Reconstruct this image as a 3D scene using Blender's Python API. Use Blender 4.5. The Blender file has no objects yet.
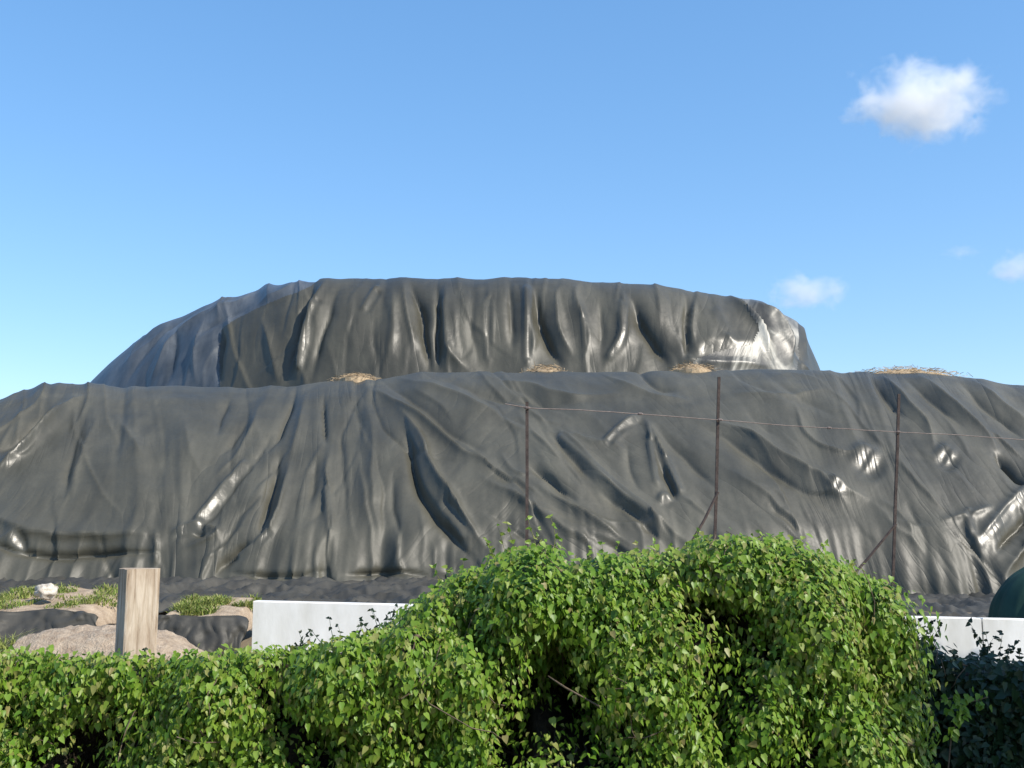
import bpy, math, random
import numpy as np
from mathutils import Vector, Matrix, noise as mnoise

random.seed(7)
RNG = np.random.default_rng(7)
scene = bpy.context.scene
C = scene.collection

# ------------------------------------------------------------------ camera
F = 1098.0                                   # focal length in pixels of the 1024 px wide frame
CAM_H = 2.0
PITCH = math.atan((545 - 384) / F)           # the horizon lies at row 545
cam_data = bpy.data.cameras.new("camera")
cam_data.sensor_width = 36.0
cam_data.lens = F / 1024 * 36.0
cam_data.clip_end = 5000
cam = bpy.data.objects.new("camera", cam_data)
cam.location = (0, 0, CAM_H)
cam.rotation_euler = (math.pi / 2 + PITCH, 0, 0)
C.objects.link(cam)
scene.camera = cam

# ------------------------------------------------------------------ sky and sun
SUN_EL = math.radians(42)
SUN_ROT = math.radians(122)                  # clockwise from +Y: the sun stands behind the camera, to the right
world = bpy.data.worlds.new("World")
scene.world = world
world.use_nodes = True
wn = world.node_tree
wn.nodes.clear()
w_out = wn.nodes.new("ShaderNodeOutputWorld")
w_bg = wn.nodes.new("ShaderNodeBackground")
w_sky = wn.nodes.new("ShaderNodeTexSky")
w_sky.sky_type = 'NISHITA'
w_sky.sun_disc = False
w_sky.sun_elevation = SUN_EL
w_sky.sun_rotation = SUN_ROT
w_sky.altitude = 0
w_sky.air_density = 1.0
w_sky.dust_density = 0.5
w_sky.ozone_density = 2.5
w_bg.inputs['Strength'].default_value = 0.145
w_hs = wn.nodes.new("ShaderNodeHueSaturation")
w_hs.inputs['Saturation'].default_value = 1.48
w_hs.inputs['Value'].default_value = 1.75
w_gm = wn.nodes.new("ShaderNodeGamma")               # the camera's tone curve flattens the sky's gradient
w_gm.inputs['Gamma'].default_value = 0.65
w_tn = wn.nodes.new("ShaderNodeMixRGB")
w_tn.blend_type = 'MULTIPLY'
w_tn.inputs[0].default_value = 1.0
w_tn.inputs[2].default_value = (0.93, 0.95, 1.0, 1)
wn.links.new(w_sky.outputs[0], w_gm.inputs['Color'])
wn.links.new(w_gm.outputs[0], w_hs.inputs['Color'])
wn.links.new(w_hs.outputs[0], w_tn.inputs[1])
wn.links.new(w_tn.outputs[0], w_bg.inputs['Color'])
wn.links.new(w_bg.outputs[0], w_out.inputs['Surface'])

SUN_DIR = Vector((math.sin(SUN_ROT) * math.cos(SUN_EL), math.cos(SUN_ROT) * math.cos(SUN_EL), math.sin(SUN_EL)))
sun_data = bpy.data.lights.new("sun", 'SUN')
sun_data.energy = 4.2
sun_data.angle = math.radians(0.53)
sun_data.color = (1.0, 0.93, 0.82)
sun = bpy.data.objects.new("sun", sun_data)
sun.rotation_euler = SUN_DIR.to_track_quat('Z', 'Y').to_euler()
sun.location = SUN_DIR * 60
C.objects.link(sun)

scene.view_settings.view_transform = 'Standard'
scene.view_settings.look = 'None'
scene.view_settings.exposure = 0.6
scene.view_settings.gamma = 1.0
scene.view_settings.use_curve_mapping = False
scene.cycles.volume_bounces = 12
scene.cycles.max_bounces = 14
scene.cycles.transparent_max_bounces = 8

# ------------------------------------------------------------------ helpers
CP, SP = math.cos(PITCH), math.sin(PITCH)

def at(px, py, depth):
    """the point at distance `depth` (world y) that the photograph shows at px, py"""
    X = (px - 512) / F
    Yu = (384 - py) / F
    dx, dy, dz = X, CP - Yu * SP, SP + Yu * CP
    t = depth / dy
    return Vector((dx * t, depth, CAM_H + dz * t))

def X(px, y):
    return (px - 512) / F * y

def project(p):
    """numpy: n x 3 points -> rows and columns of the photograph (used to lay traced folds onto the cover)"""
    q = p - np.array([0, 0, CAM_H])
    fz = q[:, 1] * CP + q[:, 2] * SP
    fu = -q[:, 1] * SP + q[:, 2] * CP
    fz = np.maximum(fz, 0.1)
    return 512 + F * q[:, 0] / fz, 384 - F * fu / fz

_perm = np.random.default_rng(11).permutation(512)
_perm = np.concatenate([_perm, _perm, _perm])
_gr = np.random.default_rng(12).normal(size=(512, 3))
_gr /= np.linalg.norm(_gr, axis=1)[:, None]

def noise(p):
    """vectorised gradient noise, n x 3 -> n, about -0.7 .. 0.7"""
    p = np.asarray(p, dtype=float)
    i = np.floor(p).astype(int)
    f = p - i
    i &= 511
    u = f * f * f * (f * (f * 6 - 15) + 10)
    r = 0
    for dx in (0, 1):
        for dy in (0, 1):
            for dz in (0, 1):
                h = _perm[_perm[_perm[(i[:, 0] + dx) & 511] + ((i[:, 1] + dy) & 511)] + ((i[:, 2] + dz) & 511)] & 511
                g = _gr[h]
                d = g[:, 0] * (f[:, 0] - dx) + g[:, 1] * (f[:, 1] - dy) + g[:, 2] * (f[:, 2] - dz)
                wx = u[:, 0] if dx else 1 - u[:, 0]
                wy = u[:, 1] if dy else 1 - u[:, 1]
                wz = u[:, 2] if dz else 1 - u[:, 2]
                r = r + wx * wy * wz * d
    return r

def n1(x, y=0.0, z=0.0):
    return 0.75 * mnoise.noise(Vector((x + 3.3, y + 1.7, z + 8.1)))

def mesh_from(name, verts, faces, mats=(), smooth=False, tint=None, flow=None):
    me = bpy.data.meshes.new(name)
    if isinstance(verts, np.ndarray):
        verts = verts.tolist()
    if isinstance(faces, np.ndarray):
        faces = faces.tolist()
    me.from_pydata(verts, [], faces)
    for m in mats:
        me.materials.append(m)
    if smooth:
        me.polygons.foreach_set("use_smooth", [True] * len(me.polygons))
    if tint is not None:
        a = me.attributes.new("tint", 'FLOAT', 'POINT')
        a.data.foreach_set("value", np.asarray(tint, dtype=np.float32))
    if flow is not None:
        a = me.attributes.new("flow", 'FLOAT_VECTOR', 'POINT')
        a.data.foreach_set("vector", np.asarray(flow, dtype=np.float32).ravel())
    me.update()
    return me

def link(name, me, parent=None, label=None, cat=None, group=None, kind=None, loc=None):
    o = bpy.data.objects.new(name, me)
    C.objects.link(o)
    if parent is not None:
        o.parent = parent
    if loc is not None:
        o.location = loc
    for k, v in (("label", label), ("category", cat), ("group", group), ("kind", kind)):
        if v:
            o[k] = v
    return o

def thing(name, label, cat, loc=(0, 0, 0), group=None):
    return link(name, None, None, label, cat, group, None, loc)

class MB:
    """collects shapes into one mesh"""
    def __init__(self):
        self.v, self.f, self.t = [], [], []
    def add(self, vs, fs, tint=0.5):
        n = len(self.v)
        self.v += [tuple(a) for a in vs]
        self.f += [tuple(i + n for i in q) for q in fs]
        self.t += [tint] * len(vs)
        return self
    def box(self, x0, x1, y0, y1, z0, z1, M=None):
        vs = [Vector((x, y, z)) for z in (z0, z1) for y in (y0, y1) for x in (x0, x1)]
        if M is not None:
            vs = [M @ v for v in vs]
        return self.add(vs, [(0, 2, 3, 1), (4, 5, 7, 6), (0, 1, 5, 4), (2, 6, 7, 3), (0, 4, 6, 2), (1, 3, 7, 5)])
    def tube(self, pts, rad, n=6, tint=0.5):
        pts = [Vector(p) for p in pts]
        if not isinstance(rad, (list, tuple)):
            rad = [rad] * len(pts)
        vs, fs = [], []
        for i, p in enumerate(pts):
            d = (pts[min(i + 1, len(pts) - 1)] - pts[max(i - 1, 0)])
            d = d.normalized() if d.length > 1e-9 else Vector((0, 0, 1))
            a = d.cross(Vector((0.31, 0.17, 0.93)))
            a = a.normalized() if a.length > 1e-4 else Vector((1, 0, 0))
            b = d.cross(a)
            for k in range(n):
                t = 2 * math.pi * k / n
                vs.append(p + (a * math.cos(t) + b * math.sin(t)) * rad[i])
        for i in range(len(pts) - 1):
            for k in range(n):
                fs.append((i * n + k, i * n + (k + 1) % n, (i + 1) * n + (k + 1) % n, (i + 1) * n + k))
        fs.append(tuple(range(n))[::-1])
        fs.append(tuple((len(pts) - 1) * n + k for k in range(n)))
        return self.add(vs, fs, tint)
    def mesh(self, name, mat, smooth=False):
        return mesh_from(name, self.v, self.f, (mat,), smooth, self.t)

def grid_faces(nu, nv, closed_u=False):
    i = np.arange(nu if closed_u else nu - 1)
    j = np.arange(nv - 1)
    I, J = np.meshgrid(i, j, indexing='ij')
    I2 = (I + 1) % nu
    return np.stack([I * nv + J, I2 * nv + J, I2 * nv + J + 1, I * nv + J + 1], axis=-1).reshape(-1, 4)

def grid_normals(P):
    """P: nu x nv x 3"""
    du = np.gradient(P, axis=0)
    dv = np.gradient(P, axis=1)
    n = np.cross(du, dv)
    n /= np.maximum(np.linalg.norm(n, axis=-1, keepdims=True), 1e-9)
    return n

# ------------------------------------------------------------------ materials
def new_mat(name):
    m = bpy.data.materials.new(name)
    m.use_nodes = True
    nt = m.node_tree
    b = nt.nodes['Principled BSDF']
    return m, nt, b

def noise_node(nt, scale, detail=4, rough=0.55, vec=None, dist=0.0):
    n = nt.nodes.new("ShaderNodeTexNoise")
    n.inputs['Scale'].default_value = scale
    n.inputs['Detail'].default_value = detail
    n.inputs['Roughness'].default_value = rough
    n.inputs['Distortion'].default_value = dist
    if vec is not None:
        nt.links.new(vec, n.inputs['Vector'])
    return n

def ramp(nt, fac, stops):
    r = nt.nodes.new("ShaderNodeValToRGB")
    el = r.color_ramp.elements
    while len(el) < len(stops):
        el.new(0.5)
    for e, (p, c) in zip(el, stops):
        e.position = p
        e.color = (c[0], c[1], c[2], 1) if not isinstance(c, (int, float)) else (c, c, c, 1)
    nt.links.new(fac, r.inputs['Fac'])
    return r

def coords(nt, scale=(1, 1, 1), which='Object'):
    tc = nt.nodes.new("ShaderNodeTexCoord")
    mp = nt.nodes.new("ShaderNodeMapping")
    mp.inputs['Scale'].default_value = scale
    nt.links.new(tc.outputs[which], mp.inputs['Vector'])
    return mp.outputs[0]

def bump(nt, b, height, strength, dist=0.02, prev=None):
    n = nt.nodes.new("ShaderNodeBump")
    n.inputs['Strength'].default_value = strength
    n.inputs['Distance'].default_value = dist
    nt.links.new(height, n.inputs['Height'])
    if prev is not None:
        nt.links.new(prev, n.inputs['Normal'])
    nt.links.new(n.outputs[0], b.inputs['Normal'])
    return n.outputs[0]

def simple(name, c1, c2, scale=8, rough=0.9, bump_s=0.3, bump_d=0.02, spec=0.3, stretch=(1, 1, 1), detail=6):
    m, nt, b = new_mat(name)
    v = coords(nt, stretch)
    n = noise_node(nt, scale, detail, 0.6, v)
    r = ramp(nt, n.outputs[0], [(0.3, c1), (0.7, c2)])
    nt.links.new(r.outputs[0], b.inputs['Base Color'])
    b.inputs['Roughness'].default_value = rough
    b.inputs['Specular IOR Level'].default_value = spec
    n2 = noise_node(nt, scale * 4, 5, 0.6, v)
    bump(nt, b, n2.outputs[0], bump_s, bump_d)
    return m

def plastic(name, base, dust, rough_lo, rough_hi, wr=0.35, spec=0.5, flow=True):
    m, nt, b = new_mat(name)
    v = coords(nt)
    big = noise_node(nt, 0.55, 7, 0.62, v, 0.6)
    streak = noise_node(nt, 1.0, 6, 0.6, coords(nt, (2.2, 0.5, 0.45)), 0.4)
    mixn = nt.nodes.new("ShaderNodeMath"); mixn.operation = 'MULTIPLY'
    nt.links.new(big.outputs[0], mixn.inputs[0]); nt.links.new(streak.outputs[0], mixn.inputs[1])
    r = ramp(nt, mixn.outputs[0], [(0.14, base), (0.42, dust)])
    fine = noise_node(nt, 30, 3, 0.6, v)
    mx = nt.nodes.new("ShaderNodeMixRGB"); mx.blend_type = 'MULTIPLY'; mx.inputs[0].default_value = 0.35
    fr = ramp(nt, fine.outputs[0], [(0.3, 0.7), (0.7, 1.0)])
    nt.links.new(r.outputs[0], mx.inputs[1]); nt.links.new(fr.outputs[0], mx.inputs[2])
    nt.links.new(mx.outputs[0], b.inputs['Base Color'])
    rr = ramp(nt, mixn.outputs[0], [(0.12, rough_lo), (0.4, rough_hi)])
    nt.links.new(rr.outputs[0], b.inputs['Roughness'])
    if flow:
        # where the sheet is stretched tight it is worn smooth
        pa = nt.nodes.new("ShaderNodeAttribute"); pa.attribute_name = "flow"
        sx = nt.nodes.new("ShaderNodeSeparateXYZ"); nt.links.new(pa.outputs['Vector'], sx.inputs[0])
        pm = nt.nodes.new("ShaderNodeMix"); pm.data_type = 'FLOAT'
        nt.links.new(sx.outputs[2], pm.inputs[0]); nt.links.new(rr.outputs[0], pm.inputs[2]); pm.inputs[3].default_value = .33
        nt.links.new(pm.outputs[0], b.inputs['Roughness'])
    b.inputs['Specular IOR Level'].default_value = spec
    w1 = noise_node(nt, 1.8, 4, 0.5, v, 0.2)
    w2 = noise_node(nt, 3.2, 4, 0.55, coords(nt, (1.0, 0.7, 0.6)), 0.3)
    w2.noise_type = 'RIDGED_MULTIFRACTAL'
    w3 = noise_node(nt, 24, 3, 0.6, v)
    p = bump(nt, b, w1.outputs[0], wr, 0.06)
    p = bump(nt, b, w2.outputs[0], wr * 0.55, 0.012, p)
    p = bump(nt, b, w3.outputs[0], wr * 0.5, 0.006, p)
    if flow:
        # fine creases that follow the pull of the sheet
        fa = nt.nodes.new("ShaderNodeAttribute"); fa.attribute_name = "flow"
        for sc_, st, di in ((1.05, .7, .07), (2.5, .55, .03)):
            fn = noise_node(nt, sc_, 2, 0.5, fa.outputs['Vector'], 0.25); fn.noise_dimensions = '2D'
            ab = nt.nodes.new("ShaderNodeMath"); ab.operation = 'SUBTRACT'; ab.inputs[1].default_value = .5
            nt.links.new(fn.outputs[0], ab.inputs[0])
            a2 = nt.nodes.new("ShaderNodeMath"); a2.operation = 'ABSOLUTE'
            nt.links.new(ab.outputs[0], a2.inputs[0])
            a3 = nt.nodes.new("ShaderNodeMath"); a3.operation = 'POWER'; a3.inputs[1].default_value = .6
            nt.links.new(a2.outputs[0], a3.inputs[0])
            gt = noise_node(nt, .35 * sc_, 2, .5, v)
            gr = ramp(nt, gt.outputs[0], [(.42, 0.05), (.62, 1.0)])
            a4 = nt.nodes.new("ShaderNodeMath"); a4.operation = 'MULTIPLY'
            nt.links.new(a3.outputs[0], a4.inputs[0]); nt.links.new(gr.outputs[0], a4.inputs[1])
            p = bump(nt, b, a4.outputs[0], st, di, p)
    return m

M_TARP = plastic("black_sheeting", (0.050, 0.048, 0.036), (0.094, 0.090, 0.069), 0.44, 0.62, 0.35, 0.42)
M_TARP_UP = plastic("black_sheeting_upper", (0.044, 0.042, 0.031), (0.086, 0.082, 0.062), 0.42, 0.58, 0.35, 0.42)
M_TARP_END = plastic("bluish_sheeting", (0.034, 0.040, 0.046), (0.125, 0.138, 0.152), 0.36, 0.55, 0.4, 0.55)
def glare_mat():
    m, nt, b = new_mat("painted_glare_sheeting")
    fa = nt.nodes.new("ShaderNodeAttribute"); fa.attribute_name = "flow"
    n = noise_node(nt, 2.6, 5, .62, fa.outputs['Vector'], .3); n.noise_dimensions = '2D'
    r = ramp(nt, n.outputs[0], [(.40, (.055, .053, .045)), (.54, (.13, .125, .105)), (.70, (.42, .40, .34))])  # pale streaks put the sun glare into the base colour
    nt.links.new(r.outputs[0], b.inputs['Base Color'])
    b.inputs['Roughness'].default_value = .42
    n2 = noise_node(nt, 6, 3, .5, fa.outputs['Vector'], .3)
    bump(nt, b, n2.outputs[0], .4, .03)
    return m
M_GLARE = glare_mat()
M_SHEET = plastic("dusty_sheeting", (0.040, 0.038, 0.032), (0.078, 0.074, 0.062), 0.5, 0.68, 0.6, 0.3, False)
M_GROUND = simple("soil_ground", (0.10, 0.075, 0.05), (0.22, 0.18, 0.12), 1.3, 0.95, 0.6, 0.05)
M_SOIL = simple("pale_soil", (0.26, 0.19, 0.13), (0.44, 0.35, 0.25), 9, 0.95, 0.8, 0.03)
M_SAND = simple("coarse_sand", (0.27, 0.20, 0.14), (0.48, 0.39, 0.29), 14, 0.95, 0.9, 0.03)
M_ROCK = simple("pale_stone", (0.34, 0.29, 0.23), (0.66, 0.61, 0.53), 14, 0.85, 0.6, 0.02)
M_STRAW = simple("straw", (0.24, 0.17, 0.10), (0.46, 0.35, 0.22), 20, 0.8, 0.2, 0.01)
M_WHITE = simple("white_paint", (0.60, 0.58, 0.52), (0.86, 0.85, 0.82), 3.0, 0.65, 0.3, 0.008, 0.35, (1, 1, .35))
M_GREENTANK = simple("green_polyethylene", (0.010, 0.034, 0.024), (0.024, 0.062, 0.046), 3, 0.7, 0.15, 0.01, 0.25)
M_IRON = simple("rusty_iron", (0.038, 0.028, 0.025), (0.095, 0.070, 0.060), 18, 0.8, 0.4, 0.004, 0.3)
M_WIRE = simple("rusty_wire", (0.11, 0.08, 0.07), (0.22, 0.18, 0.16), 12, 0.7, 0.2, 0.002, 0.4)
M_STEM = simple("vine_stem", (0.07, 0.05, 0.033), (0.17, 0.13, 0.09), 22, 0.9, 0.4, 0.004)
M_MAT = simple("stem_tangle", (0.030, 0.024, 0.015), (0.08, 0.06, 0.038), 16, 0.95, 1.0, 0.05)
M_BARK = simple("bark", (0.06, 0.045, 0.03), (0.16, 0.12, 0.09), 10, 0.95, 0.8, 0.02, stretch=(1, 1, 0.2))

def wood_mat():
    m, nt, b = new_mat("weathered_timber")
    v = coords(nt, (1, 1, 0.09))
    g = noise_node(nt, 26, 6, 0.65, v, 0.8)
    big = noise_node(nt, 3.0, 4, 0.6, coords(nt, (1, 1, 0.5)))
    r = ramp(nt, g.outputs[0], [(0.28, (0.13, 0.09, 0.06)), (0.42, (0.40, 0.32, 0.23)), (0.70, (0.60, 0.52, 0.41))])
    r2 = ramp(nt, big.outputs[0], [(0.35, (0.55, 0.45, 0.38)), (0.6, 1.0)])
    mx = nt.nodes.new("ShaderNodeMixRGB"); mx.blend_type = 'MULTIPLY'; mx.inputs[0].default_value = 0.9
    nt.links.new(r.outputs[0], mx.inputs[1]); nt.links.new(r2.outputs[0], mx.inputs[2])
    nt.links.new(mx.outputs[0], b.inputs['Base Color'])
    b.inputs['Roughness'].default_value = 0.9
    bump(nt, b, g.outputs[0], 0.7, 0.012)
    return m
M_WOOD = wood_mat()

def leaf_mat(name, cols, trans=0.28, rough=0.42):
    m, nt, b = new_mat(name)
    at_ = nt.nodes.new("ShaderNodeAttribute"); at_.attribute_name = "tint"
    n = len(cols) - 1
    r = ramp(nt, at_.outputs['Fac'], [(i / n, c) for i, c in enumerate(cols)])
    nt.links.new(r.outputs[0], b.inputs['Base Color'])
    b.inputs['Roughness'].default_value = rough
    b.inputs['Specular IOR Level'].default_value = 0.3
    tr = nt.nodes.new("ShaderNodeBsdfTranslucent")
    hs = nt.nodes.new("ShaderNodeHueSaturation"); hs.inputs['Value'].default_value = 1.5
    nt.links.new(r.outputs[0], hs.inputs['Color']); nt.links.new(hs.outputs[0], tr.inputs['Color'])
    mix = nt.nodes.new("ShaderNodeMixShader"); mix.inputs[0].default_value = trans
    out = nt.nodes['Material Output']
    nt.links.new(b.outputs[0], mix.inputs[1]); nt.links.new(tr.outputs[0], mix.inputs[2])
    nt.links.new(mix.outputs[0], out.inputs['Surface'])
    return m
M_LEAF = leaf_mat("vine_leaf", [(0.030, 0.076, 0.010), (0.072, 0.152, 0.014), (0.128, 0.232, 0.020), (0.195, 0.28, 0.04), (0.24, 0.20, 0.08)])
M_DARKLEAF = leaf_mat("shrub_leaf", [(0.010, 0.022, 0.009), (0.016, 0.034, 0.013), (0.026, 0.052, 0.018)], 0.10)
M_TREELEAF = leaf_mat("tree_leaf", [(0.03, 0.06, 0.015), (0.05, 0.10, 0.02), (0.07, 0.13, 0.03)], 0.2)
M_GRASS = leaf_mat("grass_blade", [(0.06, 0.12, 0.02), (0.14, 0.21, 0.035), (0.27, 0.29, 0.08), (0.42, 0.37, 0.18)], 0.25, 0.6)

# ------------------------------------------------------------------ ground
def ground_z(x, y):
    x = np.asarray(x, float); y = np.asarray(y, float)
    def ss(a, b, t):
        t = np.clip((t - a) / (b - a), 0, 1)
        return t * t * (3 - 2 * t)
    z = 0.9 * ss(7.0, 8.6, y) + 0.38 * ss(9.5, 13.0, y)
    return z

def gz(x, y):
    return float(ground_z(x, y))

xs = np.concatenate([np.linspace(-900, -30, 12), np.linspace(-24, 24, 97), np.linspace(30, 900, 12)])
ys = np.concatenate([np.linspace(-300, -10, 8), np.linspace(-6, 34, 121), np.linspace(40, 1500, 14)])
GX, GY = np.meshgrid(xs, ys, indexing='ij')
GZ = ground_z(GX, GY)
pp = np.stack([GX, GY, GX * 0], -1).reshape(-1, 3)
nn = (0.06 * noise(pp * 0.9) + 0.03 * noise(pp * 3.1 + 7)).reshape(GX.shape)
GZ = GZ + nn * (np.abs(GX) < 26) * (GY < 36) * (GY > -6)
link("ground", mesh_from("ground", np.stack([GX, GY, GZ], -1).reshape(-1, 3), grid_faces(len(xs), len(ys)), (M_GROUND,), True), kind="structure")

# ------------------------------------------------------------------ the two sheeted tiers of the stockpile
def polyline_dist(px, py, pts):
    """distance in pixels to a polyline, signed side and position along it (0..1)"""
    best = np.full(px.shape, 1e9)
    side = np.zeros(px.shape)
    pos = np.zeros(px.shape)
    pts = np.array(pts, float)
    seg = np.linalg.norm(np.diff(pts, axis=0), axis=1)
    tot = seg.sum(); acc = 0
    for k in range(len(pts) - 1):
        a, b = pts[k], pts[k + 1]
        d = b - a
        L2 = (d * d).sum()
        t = np.clip(((px - a[0]) * d[0] + (py - a[1]) * d[1]) / L2, 0, 1)
        qx, qy = px - (a[0] + t * d[0]), py - (a[1] + t * d[1])
        dist = np.hypot(qx, qy)
        s = np.sign(d[0] * qy - d[1] * qx)
        m = dist < best
        best = np.where(m, dist, best); side = np.where(m, s, side)
        pos = np.where(m, (acc + t * seg[k]) / tot, pos)
        acc += seg[k]
    return best, side, pos

def smooth_line(pts, n=4):
    """Catmull-Rom through the traced points"""
    p = [np.array(q, float) for q in pts]
    p = [2 * p[0] - p[1]] + p + [2 * p[-1] - p[-2]]
    out = []
    for i in range(1, len(p) - 2):
        for k in range(n):
            t = k / n
            out.append(0.5 * ((2 * p[i]) + (-p[i - 1] + p[i + 1]) * t + (2 * p[i - 1] - 5 * p[i] + 4 * p[i + 1] - p[i + 2]) * t * t
                              + (-p[i - 1] + 3 * p[i] - 3 * p[i + 1] + p[i + 2]) * t ** 3))
    out.append(p[-2])
    return out

SHARP = 0.72
def fold_field(px, py, folds, wob_seed=0.0):
    """height in metres of all traced folds. A fold: (points, amplitude, width px on its left side, on its right side, taper)"""
    h = np.zeros(px.shape)
    q = np.stack([px / 26, py / 26, px * 0 + wob_seed], -1)
    wx, wy = px + 4.0 * noise(q), py + 4.0 * noise(q + 31.7)
    for pts, amp, wl, wr in folds:
        line = np.array(smooth_line(pts))
        m = 4.5 * max(wl, wr)
        lo, hi = line.min(0) - m, line.max(0) + m
        idx = np.nonzero((wx > lo[0]) & (wx < hi[0]) & (wy > lo[1]) & (wy < hi[1]))[0]
        if not len(idx):
            continue
        d, s, t = polyline_dist(wx[idx], wy[idx], line)
        w = np.where(s < 0, wl, wr) * SHARP
        r = d / w
        prof = 0.18 * np.exp(-r * r) + 0.82 * (np.exp(-2.2 * np.sqrt(r * r + .002)))
        end = np.clip(np.minimum(t / 0.3, (1 - t) / 0.3), 0, 1)
        h[idx] += amp * (.9 if amp > 0 else .88) * prof * (0.1 + 0.9 * end)
    return h

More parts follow.
